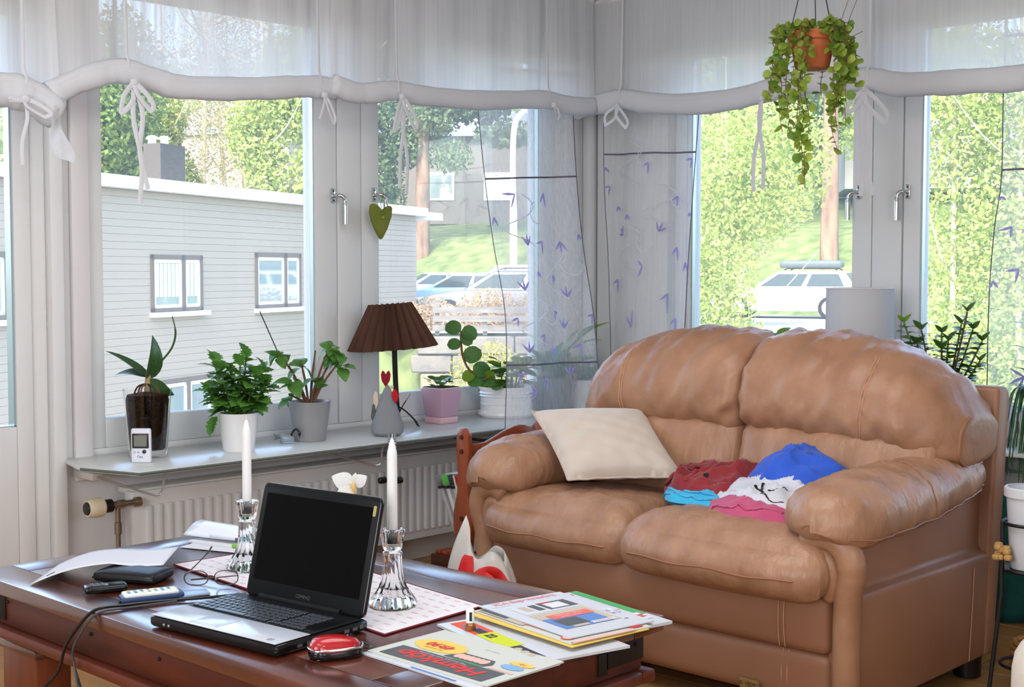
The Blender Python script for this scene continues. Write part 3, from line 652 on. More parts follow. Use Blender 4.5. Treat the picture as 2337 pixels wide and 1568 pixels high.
flat_shape([(a * .85, b_ * 1.15) for a, b_ in heart], Vector((x, y, ZS + .222)) - e * .006, .012, 'comb', REDF2, p)
flat_shape([(0, .028), (.012, .022), (.018, .0), (.014, -.022), (.006, -.026), (-.004, -.012), (-.008, .01)], Vector((x, y, ZS + .152)) + e * .026 + nn * .022, .010, 'wattle', REDF, p)
flat_shape([(0, .0), (.010, .008), (.020, .004), (.012, -.006)], Vector((x, y, ZS + .182)) + e * .006, .01, 'beak', mat('cream_felt', c8(214, 196, 176), .9, .1), p, bev=.002)
flat_shape([(0, -.05), (.010, -.01), (.006, .03), (-.006, .034), (-.012, .01), (-.010, -.03)], Vector((x, y, ZS + .135)) - e * .042, .012, 'tail_feather', MATS['cream_felt'], p)
flat_shape([(0, -.04), (.008, 0), (.004, .03), (-.004, .03), (-.01, -.02)], Vector((x, y, ZS + .09)) - e * .052 + nn * .01, .01, 'wing', mat('dark_grey_felt', c8(92, 92, 96), .95, .1), p)
STR = mat('white_yarn', c8(210, 208, 206), .9, .1)
for s_, fx in ((.010, 0), (.032, .012)):
    q = cr([Vector((x, y, ZS + .012)) + e * s_ + nn * .05, Vector((x, y, ZS + .010)) + e * (s_ + .004) + nn * .11, Vector((x - .145, 3.685, ZS - .012)) + e * s_, Vector((x - .150, 3.68, ZS - .13)) + e * (s_ - .002)], 12)
    for i in range(0, len(q) - 1):
        MB().tube([q[i], q[i + 1]], .0038, 7).build('leg_stripe', DARK if i % 2 else STR, p)
    f = q[-1]; MB().rbox(f - e * .022 * (1 if s_ < .02 else -.6) + Vector((0, 0, -.006)), (.020, .010, .012), .009, 6).build('foot', DARK, p)
# table lamp
x, y = 3.545, 4.0
LSH = mat('brown_pleated_shade', c8(96, 66, 54), .8, .2, translucent=.12, var=(c8(82, 56, 46), 6))
p = thing('table_lamp', 'black lamp with a brown pleated shade behind the felt hen', 'lamp', (x, y, ZS))
N = 44
def shade(u, v):
    a = 2 * math.pi * u; i = int(round(u * N))
    r0 = .163 + (.075 - .163) * v; k_ = (.016 - .006 * v) * (1 if i % 2 else -1)
    c_ = Vector((x - .025, y, ZS)); tilt = .07
    px, py = (r0 + k_) * math.cos(a), (r0 + k_) * math.sin(a)
    z_ = .315 + .175 * v + .004 * (i % 2)
    return c_ + Vector((px, py, z_)) + Vector((0, 0, (px * .69 - py * .72) * tilt)) - e * (z_ - .315) * .06
MB().grid(shade, N, 3, closed=True).build('lamp_shade', LSH, p, smooth=0, solid=.002)
MB().tube(cr([(x, y, ZS + .03), (x - .008, y + .004, ZS + .18), (x - .020, y, ZS + .40)], 6), .0105, 10).build('pole', DARKM, p)
MB().lathe([(.016, .38), (.018, .41), (.016, .44), (0, .445)], (x - .02, y, ZS), 12).build('socket', DARK, p)
for a in (R(-46), R(100), R(195), R(-20)):
    d = Vector((math.cos(a), math.sin(a), 0)); c_ = Vector((x, y, ZS))
    MB().tube(cr([c_ + Vector((0, 0, .085)), c_ + d * .025 + Vector((0, 0, .072)), c_ + d * .065 + Vector((0, 0, .035)), c_ + d * .085 + Vector((0, 0, .005))], 6), .007, 6, flat=(1, .4)).build('foot_strap', DARKM, p)
    if a != R(-20): MB().tube(cr([c_ + Vector((0, 0, .05)), c_ + d * .02 + Vector((0, 0, .09)), c_ + d * .05 + Vector((0, 0, .135))], 5), [.006] * 8 + [.003] * 3, 6, flat=(1, .4)).build('curl_strap', DARKM, p)
# felt heart on the handle
p = thing('felt_heart', 'olive green felt heart hanging from the window handle', 'ornament', (3.585, 4.10, 1.36))
hp = [(0, -.095), (.03, -.05), (.052, 0), (.056, .032), (.050, .045), (.028, .038), (.006, .022), (-.014, .040), (-.036, .050), (-.052, .045), (-.056, .015), (-.045, -.025), (-.025, -.06)]
c_ = Vector((3.545, 4.098, 1.42))
OLV = mat('olive_felt', c8(126, 134, 60), .95, .1, bump=(160, .4, .004), var=(c8(112, 120, 52), 20))
MB().prism(hp, -.012, .012, lambda a, bb, h: c_ + EA * a + Vector((0, 0, bb)) + NA * h).build('stuffed_heart', OLV, p, bevel=.009, seg=3)
MB().tube(cr([c_ + Vector((0, -.014, .02)), c_ + Vector((-.01, -.012, .05)), Vector((3.565, 4.105, 1.50)), Vector((3.57, 4.11, 1.515))], 5), .0014, 5).build('hanging_loop', STEMG, p)
MB().rbox(c_ + Vector((.0, -.014, -.005)), (.006, .004, .006), .004, 5).build('button', mat('olive_button', c8(150, 156, 88), .5, .4), p)
# pink square pot
x, y = 3.80, 4.02
p = thing('potted_plant', 'small leafy plant in a square pink pot with a saucer', 'plant', (x, y, ZS))
def sq(h, w_): return [(-w_, -w_), (w_, -w_), (w_, w_), (-w_, w_)]
def frustum(mb, c, w0, w1, z0, z1):
    v_ = [(c[0] + a, c[1] + b_, z0) for a, b_ in sq(0, w0)] + [(c[0] + a, c[1] + b_, z1) for a, b_ in sq(0, w1)]
    return mb.add(v_, [(3, 2, 1, 0), (4, 5, 6, 7), (0, 1, 5, 4), (1, 2, 6, 5), (2, 3, 7, 6), (3, 0, 4, 7)])
m = MB(); frustum(m, (x, y), .047, .061, ZS + .026, ZS + .142); m.build('pot', CERP, p, bevel=.004)
m = MB(); frustum(m, (x, y), .048, .050, ZS, ZS + .026); m.build('saucer', CERP2, p, bevel=.003)
m = MB(); frustum(m, (x, y), .056, .058, ZS + .1415, ZS + .1465); m.build('rim', CERW, p, bevel=.002)
m = MB(); frustum(m, (x, y), .052, .052, ZS + .146, ZS + .149); m.build('soil', SOIL, p)
PL = leaf_mesh('leaf', L_PEP, .92, .1, .15, 'round', 8); r_ = random.Random(21)
for i in range(20):
    a = i * 2.4; rr = .012 + .045 * r_.random(); pos = Vector((x + rr * math.cos(a), y + rr * math.sin(a), ZS + .15))
    d = Vector((math.cos(a), math.sin(a), r_.uniform(.1, .9)))
    if d.y > 0: d.y *= .5
    piece('leaf', PL, p, leaf_matrix(p, pos + Vector((0, 0, r_.uniform(0, .03))), d, r_.uniform(.025, .042), r_.uniform(-.3, .3)))
# white ribbed pot with peperomia
x, y = 4.165, 4.0
p = thing('potted_plant', 'round-leaved plant with one long trailing stem in a wide white ribbed pot', 'plant', (x, y, ZS))
pot(p, [(.105, .006), (.112, .0), (.122, .012), (.121, .024), (.112, .030), (.112, .055), (.115, .057), (.112, .06), (.112, .085), (.117, .09), (.113, .096), (.117, .103), (.113, .11), (.118, .122), (.118, .13)], (x, y, ZS), CERW, n=40, soil=.012)
c0 = Vector((x, y, ZS + .12)); PLy = leaf_mesh('leaf', L_YEL, .9, .1, .2, 'round', 8)
pth = [c0 + e * a + Vector((0, 0, z_)) - Vector((0, .03, 0)) for a, z_ in ((-.05, .0), (-.11, .045), (-.175, .075), (-.205, .13), (-.215, .19), (-.215, .245))]
q = cr(pth, 6); MB().tube(q, .005, 7).build('trailing_stem', mat('red_brown_stem', c8(124, 84, 60), .6, .3), p)
for (k_, a, el, l_, yl) in ((30, 3.4, .4, .075, 0), (30, -.3, -.2, .075, 0), (28, .1, -.6, .06, 0), (24, 2.9, .0, .06, 0), (17, -.1, .6, .085, 0), (11, -.3, .3, .08, 0), (10, 3.0, -.3, .06, 1), (6, 3.3, -.1, .085, 0), (3, 3.4, -.8, .08, 1), (1, 3.8, -.3, .075, 1), (5, 1.2, .8, .05, 1)):
    d = e * math.cos(a) * math.cos(el) + Vector((0, 0, math.sin(el))) + nn * math.sin(a) * .5
    piece('leaf', PLy if yl else PL, p, leaf_matrix(p, q[k_], d, l_, 0, up=tuple(nn + Vector((0, 0, .5)))))
for i in range(48):
    a = i * 2.4; rr = .02 + .08 * r_.random(); h = r_.uniform(.015, .12); pos = c0 + Vector((rr * math.cos(a), rr * math.sin(a) * .8 - .015, h))
    if i % 3 == 0: MB().tube([c0 + Vector((rr * .6 * math.cos(a), rr * .6 * math.sin(a) - .01, -.01)), pos], .003, 5).build('stem', STEMG, p)
    d = Vector((math.cos(a), math.sin(a), r_.uniform(-.3, .8)))
    if pos.y + d.y * .07 > 4.14: d.y = -abs(d.y)
    piece('leaf', PLy if i % 4 == 0 else PL, p, leaf_matrix(p, pos, d, r_.uniform(.05, .075), r_.uniform(-.3, .3)))
# plants behind the sheer panel
x, y = 4.42, 4.02
p = thing('potted_plant', 'plant with arching leaves in a tapered grey pot behind the sheer curtain', 'plant', (x + .06, y - .02, ZS))
pot(p, [(.058, 0), (.062, .006), (.082, .14), (.085, .15)], (x + .06, y - .02, ZS), mat('weathered_grey_pot', c8(118, 124, 122), .6, .3), soil=.012)
DL = leaf_mesh('leaf', L_DULL, .36, .25, .35, 'long', 8); c0 = Vector((x + .06, y - .02, ZS + .14))
for i in range(30):
    a = i * 2.4; d = Vector((math.cos(a), math.sin(a), r_.uniform(.5, 1.6))); l_ = r_.uniform(.10, .2)
    if d.y > 0: d.y *= .3
    piece('leaf', DL, p, leaf_matrix(p, c0 + Vector((math.cos(a) * .03, math.sin(a) * .03, r_.uniform(0, .03))), d, l_, r_.uniform(-.5, .5)))
PAL = leaf_mesh('leaf', L_YEL, .22, .25, .2, 'long', 8)
MB().tube(cr([c0, c0 + e * .05 + Vector((0, 0, .12)), c0 + e * .12 + Vector((0, 0, .20))], 5), .004, 6).build('stem', STEMG, p)
for (a, z_, dx, dz, l_) in ((.12, .19, 1, .7, .14), (.10, .17, .8, 1.0, .12), (.05, .12, .35, 1.2, .12), (.12, .16, 1, .3, .09)):
    piece('leaf', PAL if dx > .9 else DL, p, leaf_matrix(p, c0 + e * a + Vector((0, 0, z_)), e * dx + Vector((0, 0, dz)), l_, .4))
x, y = 4.66, 4.0
p = thing('potted_plant', 'leafy plant in a pale pot nearest the room corner behind the sheer curtain', 'plant', (x, y, ZS))
pot(p, [(.05, 0), (.054, .006), (.072, .12), (.075, .13)], (x, y, ZS), CERW, soil=.012)
c0 = Vector((x, y, ZS + .12))
for i in range(22):
    a = i * 2.4; d = Vector((math.cos(a), math.sin(a), r_.uniform(.3, 1.2))); l_ = r_.uniform(.07, .13)
    if d.y > 0: d.y *= .3
    piece('leaf', DL, p, leaf_matrix(p, c0 + Vector((math.cos(a) * .03, math.sin(a) * .03, r_.uniform(0, .05))), d, l_, r_.uniform(-.5, .5)))
# cable under the shelf
single(MB().tube(cr([(3.70, 4.13, .56), (3.66, 3.86, .552), (3.70, 3.76, .545), (3.78, 3.715, .535), (3.86, 3.73, .55), (3.98, 3.76, .553), (4.05, 3.9, .553)], 6), .006, 7), 'power_cable', DARK, 'black cable sagging under the glass shelf by the wooden rack', 'cable')
# ------------------------------------------------------------------ sofa
LEA = mat('tan_leather', c8(170, 128, 100), .38, .5, var=(c8(146, 104, 78), 7), bump=(26, .22, .012), stretch=(1, 1, 1), detail=6)
LEAC = mat('tan_leather_creased', c8(172, 131, 104), .37, .5, var=(c8(150, 110, 84), 6), bump=(16, .42, .014), stretch=(2.2, 2.2, .8), detail=6)
LEAS = mat('tan_leather_smooth', c8(158, 116, 90), .40, .4, var=(c8(148, 106, 82), 3), bump=(60, .10, .004), detail=5)
STITCH = mat('tan_stitching', c8(196, 150, 118), .7, .3)
PIPE = mat('leather_piping', c8(150, 104, 78), .4, .4)
SY0, SY1, SM = 1.70, 3.05, 2.375
sofa = thing('sofa', 'two-seat tan leather sofa with puffy cushions in front of the window', 'sofa', (3.45, SM, 0))
def wr(o, k=1.0): return .006 * k * vnoise(o.y * 22 + o.z * 9, o.x * 19 - o.z * 13) + .003 * k * vnoise(o.y * 55, o.x * 47 + o.z * 40)
# base front: upper and lower panel, back and sides
def front(z0, z1, xf, nm, puff):
    c = (xf + .11, (SY0 + SY1) / 2 + .004, (z0 + z1) / 2)
    MB().rbox(c, (.11, (SY1 - SY0) / 2 - .066, (z1 - z0) / 2), .03, 14, (puff, 0, 0)).build(nm, LEAS, sofa, smooth=180)
front(.205, .385, 3.035, 'front_panel_upper', .020)
front(.065, .212, 3.045, 'front_panel_lower', .010)
for y in (2.58, 2.595, 1.895, 1.912):
    for z0, z1, xx in ((.215, .375, 3.018), (.075, .205, 3.037)):
        q = [(xx + .010 * abs(2 * t - 1) ** 2 + .004, y, z0 + (z1 - z0) * t) for t in [i / 8 for i in range(9)]]
        MB().tube(q, .0014, 4).build('stitch_line', STITCH, sofa)
MB().box(3.24, 3.84, SY0 + .07, SY1 - .07, .07, .36).build('seat_base', LEAS, sofa, bevel=.01)
# seat cushions
def seat(y0, y1, name, front_x, zt, seed):
    c = Vector(((front_x + 3.60) / 2, (y0 + y1) / 2, zt - .105)); hx, hy, hz = (3.60 - front_x) / 2, (y1 - y0) / 2, .085
    def fn(o, u):
        o = Vector(o); fz_ = max(0, -u[0])
        o.z -= .085 * (o.x + .18) * (1 if o.x > -.18 else 0)          # slopes down towards the back
        o.z -= .018 * fz_ ** 5
        o.x -= .014 * (1 - u[1] ** 2) * fz_ ** 3
        o.y += u[1] * .035 * max(0, fz_ - .5) ** 2 * 4 * (1 - fz_ * .2)
        if u[2] > .1: o.z += (wr(o + c, .7) + .003 * math.sin((o.x + c.x) * 60 + (o.y + c.y) * 18 + seed) * math.exp(-((o.x + .2) / .10) ** 2)) * (1 - abs(u[0]) ** 8)
        return o
    MB().rbox(c, (hx, hy, hz), .084, 26, (.024, .010, .024), fn).build(name, LEAC, sofa, smooth=180)
    q = []
    for i in range(25):
        t = i / 24 * 2 - 1
        q.append((front_x - .036 * (1 - t ** 4) + .075 * max(0, abs(t) - .86) / .14 + .0, c.y + hy * t * .985, c.z - .022 + .003 * math.sin(t * 9 + seed)))
    MB().tube(q, .0032, 6).build('seat_piping', PIPE, sofa)
seat(2.42, 2.985, 'seat_cushion', 2.985, .535, 1)
seat(1.765, 2.41, 'seat_cushion', 2.955, .540, 2)
# back: frame, lower lumbar part, upper cushions
b = MB().prism([(3.80, .065), (3.865, .065), (3.945, .82), (3.94, .845), (3.92, .86), (3.86, .86)], SY0 - .005, SY1 + .005, lambda a, z, h: (a, h, z)); b.build('back_panel', LEAS, sofa, bevel=.016, seg=3)
MB().box(3.55, 3.84, SY0 + .06, SY1 - .06, .34, .70).build('back_frame', LEAS, sofa, bevel=.01)
for s_, y0, y1 in ((1, SM, SY1 - .03), (-1, SY0 + .03, SM)):
    c = Vector((3.60, (y0 + y1) / 2, .615)); hy = (y1 - y0) / 2
    def fl(o, u):
        o = Vector(o); o.x += .10 * (o.z / .13) * .35 + .012 * abs(u[1]) ** 4
        if u[0] < 0: o.x += .006 * math.sin((o.y) * 40) * (1 - abs(u[2])) + wr(o + c, .8)
        return o
    MB().rbox(c, (.13, hy, .135), .055, 16, (.02, 0, 0), fl).build('lumbar_cushion', LEAC, sofa, smooth=180)
def interp(tab, t):
    for (a0, b0), (a1, b1) in zip(tab, tab[1:]):
        if t <= a1:
            k = (t - a0) / (a1 - a0); return b0 + (b1 - b0) * (k * k * (3 - 2 * k) * .5 + k * .5)
    return tab[-1][1]
def sgp(v, p): return math.copysign(abs(v) ** p, v)
def backc(y_in, y_out, nm):
    top = [(0, 1.000), (.12, 1.016), (.35, 1.020), (.60, .995), (.78, .955), (.90, .905), (.96, .855), (1, .80)]
    bot = [(0, .688), (.15, .690), (.7, .680), (.85, .655), (1, .640)]
    sg = 1 if y_out > y_in else -1
    def pt(ph, v, off=0):
        s = min(1, max(0, (v - .05) / .90)); k = 1
        if v < .05: k = math.sin(math.pi / 2 * v / .05) ** .5
        if v > .95: k = math.sin(math.pi / 2 * (1 - v) / .05) ** .5
        k *= 1 - .16 * max(0, 1 - s / .07) ** 2 - .05 * max(0, (s - .93) / .07) ** 2
        C, S = sgp(math.cos(ph), .82), sgp(math.sin(ph), .80)
        zt, zb = interp(top, s), interp(bot, s); zc, b_ = (zt + zb) / 2, (zt - zb) / 2
        a = .150; xc = 3.672
        if C < 0: a = .165 * (1 - .50 * max(0, (s - .72) / .28) ** 2.2) * (1 + .10 * (1 - S * S))
        x = xc + a * C * k; z = zc + b_ * S * k; x += .30 * (z - .855) * (1.0 if C < 0 else .6) + .055 * max(0, (s - .75) / .25) ** 2
        y = y_in + (y_out - y_in) * s + sg * (.010 * math.sin(math.pi * (v - .95) / .1) if v > .95 else 0)
        p_ = Vector((x, y, z))
        w_ = wr(p_, 1.0)
        w_ += .005 * math.sin(y * 75 + z * 18) * max(0, S - .45) + .006 * math.sin((y * .6 + z) * 85) * math.exp(-((s - .03) / .06) ** 2) + .005 * math.sin(z * 95) * math.exp(-((s - .97) / .05) ** 2)
        w_ *= min(1, v / .06, (1 - v) / .06)
        return p_ + Vector((C * (w_ + off), 0, S * (w_ + off)))
    MB().grid(lambda u, v: pt(2 * math.pi * u, v), 56, 64, closed=True).build(nm, LEA, sofa, smooth=180)
    for d in (0, .012): MB().tube([pt(math.pi + (.85 - 1.65 * i / 24), .60 + d + .03 * math.sin(i / 24 * 2), .001) for i in range(25)], .0012, 4).build('stitch_line', STITCH, sofa)
    MB().tube([pt(math.pi * .5 + .55 + i / 24 * 2.9, .953, .002) for i in range(25)], .0045, 6).build('back_piping', PIPE, sofa)
backc(SM + .002, SY1 + .010, 'back_cushion')
backc(SM - .002, SY0 - .010, 'back_cushion')
# arms
for s_, yo in ((-1, SY0), (1, SY1)):
    tw = [(0, .112), (.10, .124), (.22, .134), (.45, .132), (.75, .112), (1, .090)]
    th = [(0, .070), (.10, .078), (.22, .086), (.45, .086), (.75, .076), (1, .058)]
    tz = [(0, .572), (.10, .578), (.3, .588), (.6, .597), (1, .628)]
    def arm(ph, t, off=0):
        t = t - .8 * math.sin(2 * math.pi * t) / (2 * math.pi)
        cap = math.sqrt(max(0, 1 - (1 - min(1, t / .13)) ** 2)) * math.sqrt(max(0, 1 - (1 - min(1, (1 - t) / .07)) ** 2))
        w_, h_ = interp(tw, t) * cap, interp(th, t) * cap; x = 2.962 + .838 * t
        C, S = sgp(math.cos(ph), .86), sgp(math.sin(ph), .86)
        y = yo - s_ * (.083 - .012 * t) + s_ * w_ * C; z = interp(tz, t) + h_ * S - .030 * max(0, C) ** 2 * (1 - .5 * t) - .012 * max(0, -C) ** 2
        p_ = Vector((x, y, z)); rip = wr(p_, .8) + .004 * math.sin(x * 46 + y * 30) * max(0, S) + .004 * math.sin(y * 70 + x * 15) * math.exp(-((t - .06) / .06) ** 2)
        rip *= cap
        return p_ + Vector((0, s_ * C * (rip + off), S * (rip + off)))
    MB().grid(lambda u, v: arm(2 * math.pi * u, v), 44, 48, closed=True).build('arm_pad', LEAC, sofa, smooth=180)
    MB().tube([arm(-.30 - .15 * i / 30, .16 + .70 * i / 30, .001) for i in range(31)], .0028, 6).build('arm_piping', PIPE, sofa)
    MB().tube([arm(-.3 + 2.6 * i / 24, .50, .001) for i in range(25)], .0014, 5).build('arm_seam', PIPE, sofa)
    # side panel: steps inwards under the arm pad
    prof = [(yo, .065), (yo, .368), (yo - s_ * .034, .384), (yo - s_ * .036, .56), (yo - s_ * .09, .56), (yo - s_ * .09, .065)]
    MB().prism(prof, 3.06, 3.86, lambda y, z, h: (h, y, z)).build('side_panel', LEAS, sofa, bevel=.012, seg=3)
    MB().tube(cr([(3.70, yo + s_ * .002, .075), (3.715, yo + s_ * .002, .22), (3.725, yo + s_ * .002, .345)], 6), .0016, 4).build('stitch_line', STITCH, sofa)
    # front post with the scroll that curls under the pad
    q = cr([(3.062, yo - s_ * .030, .072), (3.058, yo - s_ * .030, .22), (3.055, yo - s_ * .026, .36), (3.046, yo - s_ * .010, .44), (3.040, yo - s_ * .030, .502), (3.036, yo - s_ * .085, .520), (3.036, yo - s_ * .135, .500)], 7)
    MB().tube(q, [.036] * 22 + [.038] * 10 + [.034] * (len(q) - 32), 14, flat=(1, 1.0), up=(-1, 0, 0)).build('arm_front_post', LEA, sofa, smooth=180)
    q = cr([(3.052, yo - s_ * .076, .36), (3.040, yo - s_ * .060, .42), (3.034, yo - s_ * .075, .465), (3.032, yo - s_ * .115, .475)], 6)
    MB().tube(q, [.026] * len(q), 12, up=(-1, 0, 0)).build('arm_scroll', LEA, sofa, smooth=180)
FOOT = mat('black_foot', c8(26, 25, 26), .35, .5)
for fx, fy in ((3.13, SY0 + .06), (3.13, SY1 - .06), (3.80, SY0 + .05), (3.80, SY1 - .05)):
    MB().lathe([(.036, 0), (.040, .004), (.042, .07)], (fx, fy, 0), 16).build('foot', FOOT, sofa)
MB().box(3.030, 3.036, 1.975, 2.035, .075, .105).build('maker_plate', mat('brass_plate', c8(176, 146, 92), .4, .5, metal=.6), sofa, bevel=.001)
text('G  HJORT', sofa, (3.0295, 2.005, .092), .014, DARK, rot=(R(90), 0, R(-90)), name='plate_lettering')
# ------------------------------------------------------------------ cushion on the sofa
CUSH = mat('beige_velvet', c8(206, 194, 182), .85, .2, sheen=.4, bump=(70, .08, .004), var=(c8(196, 183, 171), 5))
K = [Vector(q) for q in ((3.10, 2.715, .560), (3.36, 2.465, .565), (3.52, 2.755, .742), (3.185, 2.945, .748))]   # lower left, lower right, upper right, upper left
nrm = (K[1] - K[0]).cross(K[3] - K[0]).normalized()
if nrm.x > 0: nrm = -nrm
def cush(side):
    def f(u, v):
        a, b_ = 2 * u - 1, 2 * v - 1
        e_ = .035 * (1 - b_ * b_) * a * -1; g_ = .03 * (1 - a * a) * b_ * -1
        uu, vv = u + e_ * .8, v + g_ * .8
        q = K[0] * (1 - uu) * (1 - vv) + K[1] * uu * (1 - vv) + K[2] * uu * vv + K[3] * (1 - uu) * vv
        th = .072 * ((1 - a ** 2) * (1 - b_ ** 2)) ** .42
        th += .004 * vnoise(a * 5, b_ * 7) * (1 - a ** 4) * (1 - b_ ** 4) + .004 * math.sin(u * 30 + v * 6) * math.exp(-((v - .08) / .10) ** 2) + .005 * math.sin(v * 26 - u * 10) * math.exp(-((u - .22) / .18) ** 2) * (1 - abs(b_))
        return q + nrm * (th * side * (1 if side > 0 else .6))
    return f
p = thing('cushion', 'beige velvet cushion leaning in the left corner of the sofa', 'cushion', tuple(K[0]))
MB().grid(cush(1), 30, 30).grid(cush(-1), 30, 30).build('cushion_cover', CUSH, p, smooth=180, merge=.0005)
bd = [cush(1)(t, 0) for t in [i / 12 for i in range(13)]] + [cush(1)(1, t) for t in [i / 12 for i in range(1, 13)]] + [cush(1)(1 - t, 1) for t in [i / 12 for i in range(1, 13)]] + [cush(1)(0, 1 - t) for t in [i / 12 for i in range(1, 13)]]
MB().tube(bd, .0035, 6).build('seam', mat('beige_seam', c8(188, 174, 162), .8, .2), p)
# ------------------------------------------------------------------ laundry on the sofa
SURF = {}
def heap(name, label, cat, poly, z0, h, m, seed, wrk=1.0, tilt=None, power=.5, group='clothes heaped on the sofa'):
    """a crumpled garment: closed outline in plan, domed and folded; SURF keeps its surface for what is printed or sewn on it"""
    P = cr([(a, b_, 0) for a, b_ in poly] + [(poly[0][0], poly[0][1], 0)], 10)[:-1]; n = len(P)
    cx = sum(q.x for q in P) / n; cy = sum(q.y for q in P) / n; nr = 24; vs_, fs_ = [], []
    tx, ty = tilt or (0, 0); rg = random.Random(seed); dirs = [(rg.uniform(0, 3.14), rg.uniform(14, 24), rg.uniform(0, 6)) for _ in range(3)] + [(rg.uniform(0, 3.14), rg.uniform(34, 50), rg.uniform(0, 6)) for _ in range(2)]
    def base(x, y): return z0 + (x - cx) * tx + (y - cy) * ty
    def fold(x, y):
        f = 0
        for k_, (a, fr, ph) in enumerate(dirs):
            t = (x * math.cos(a) + y * math.sin(a)) * fr + ph + 1.6 * vnoise(x * 11 + k_, y * 10 - k_, seed)
            f += (1 - abs(math.sin(t))) ** 2.5 * (.013 if k_ < 3 else .005)
        return f - .008
    def hgt(x, y):
        a = math.atan2(y - cy, x - cx); best = min(P, key=lambda q: abs((math.atan2(q.y - cy, q.x - cx) - a + math.pi) % (2 * math.pi) - math.pi))
        rr = min(1, math.hypot(x - cx, y - cy) / max(1e-6, math.hypot(best.x - cx, best.y - cy))); return zz_(x, y, rr)
    def zz_(x, y, rr):
        d = max(0, 1 - rr ** 2.6) ** power; return base(x, y) + h * d * (1 + .18 * vnoise(x * 14, y * 13, seed)) + wrk * fold(x, y) * min(1, d * 1.8) + .004
    for k_ in range(nr + 1):
        rr = 1 - k_ / nr
        for q in P: x, y = cx + (q.x - cx) * rr, cy + (q.y - cy) * rr; vs_.append((x, y, zz_(x, y, rr)))
    for k_ in range(nr):
        for i in range(n): fs_.append((k_ * n + i, k_ * n + (i + 1) % n, (k_ + 1) * n + (i + 1) % n, (k_ + 1) * n + i))
    k0 = len(vs_)
    for q in P: vs_.append((cx + (q.x - cx) * .94, cy + (q.y - cy) * .94, base(q.x, q.y) - .004))
    fs_.append(tuple(range(k0, k0 + n)))
    for i in range(n): fs_.append((i, (i + 1) % n, k0 + (i + 1) % n, k0 + i))
    p = thing(name, label, cat, (cx, cy, z0), group=group)
    MB().add(vs_, fs_).build('cloth', m, p, smooth=180); SURF[p.name] = hgt
    return p
def drape(p, name, pts, r, m, off=.001, flat=(1, .5)):
    q = cr([(a, b_, 0) for a, b_ in pts], 8); MB().tube([Vector((v_.x, v_.y, SURF[p.name](v_.x, v_.y) + off)) for v_ in q], r, 7, flat=flat).build(name, m, p)
def cloth(name, c, c2): return mat(name, c8(*c), .9, .15, bump=(90, .15, .004), var=(c8(*c2), 9), sheen=.2)
CY, MA, WH, BL, PK, NV = cloth('turquoise_cotton', (60, 176, 214), (48, 160, 204)), cloth('maroon_cotton', (142, 46, 50), (124, 38, 44)), cloth('white_cotton', (206, 206, 214), (196, 196, 206)), cloth('royal_blue_cotton', (52, 92, 196), (44, 80, 178)), cloth('rose_pink_cotton', (190, 82, 118), (176, 72, 108)), cloth('navy_cotton', (32, 44, 58), (26, 36, 50))
t1 = heap('garment', 'turquoise folded garment at the left of the laundry on the sofa', 'clothing', [(3.25, 2.46), (3.36, 2.50), (3.43, 2.44), (3.34, 2.28), (3.17, 2.18), (3.165, 2.28), (3.165, 2.38)], .522, .030, CY, 2, .45)
for d in (0, .025): drape(t1, 'folded_edge', [(3.225 + d, 2.44), (3.185 + d, 2.36), (3.18 + d, 2.28), (3.18 + d, 2.205)], .007, CY)
heap('garment', 'dark navy garment peeping out in the middle of the laundry', 'clothing', [(3.34, 2.33), (3.42, 2.30), (3.33, 2.18), (3.22, 2.20)], .526, .035, NV, 5, .5)
m1 = heap('garment', 'maroon crumpled shirt on the laundry heap beside the cushion', 'clothing', [(3.33, 2.52), (3.44, 2.53), (3.50, 2.44), (3.53, 2.26), (3.47, 2.19), (3.37, 2.22), (3.26, 2.21), (3.205, 2.27), (3.22, 2.38), (3.27, 2.47)], .536, .066, MA, 9, 1.25, tilt=(.16, 0))
drape(m1, 'collar_fold', [(3.25, 2.38), (3.31, 2.40), (3.38, 2.38), (3.44, 2.36)], .008, MA)
drape(m1, 'dark_collar', [(3.29, 2.48), (3.34, 2.455), (3.37, 2.42), (3.39, 2.44)], .011, mat('dark_maroon', c8(60, 22, 24), .9, .1))
drape(m1, 'dark_label', [(3.29, 2.345), (3.305, 2.35), (3.318, 2.353)], .009, DARK, .0005, (1, .2))
w_ = heap('garment', 'white garment with black squiggle print in the laundry', 'clothing', [(3.205, 2.25), (3.34, 2.255), (3.43, 2.27), (3.47, 2.20), (3.45, 2.06), (3.34, 1.98), (3.22, 1.93), (3.11, 1.94), (3.12, 2.08)], .534, .062, WH, 14, 1.15, tilt=(.10, 0))
for q, r0 in (([(3.275, 2.12), (3.26, 2.09), (3.225, 2.095), (3.205, 2.085)], .006), ([(3.21, 2.11), (3.20, 2.08), (3.19, 2.05), (3.195, 2.035)], .0055), ([(3.225, 2.05), (3.24, 2.03), (3.24, 2.015)], .004), ([(3.16, 2.06), (3.15, 2.02), (3.16, 1.985)], .003)):
    drape(w_, 'black_print', q, r0, DARK, .0004, (1, .25))
heap('garment', 'royal blue garment on top of the laundry against the backrest', 'clothing', [(3.29, 2.16), (3.36, 2.25), (3.47, 2.25), (3.53, 2.17), (3.53, 2.05), (3.47, 1.93), (3.36, 1.93), (3.30, 2.02)], .575, .095, BL, 20, 1.1, tilt=(.2, .0), power=.75)
p1 = heap('garment', 'rose pink folded garment at the front of the laundry', 'clothing', [(3.18, 2.25), (3.24, 2.20), (3.24, 2.06), (3.20, 1.97), (3.09, 1.93), (3.075, 2.06), (3.10, 2.17)], .526, .036, PK, 26, .5)
drape(p1, 'folded_edge', [(3.12, 2.20), (3.095, 2.12), (3.09, 2.04), (3.10, 1.95)], .006, PK)
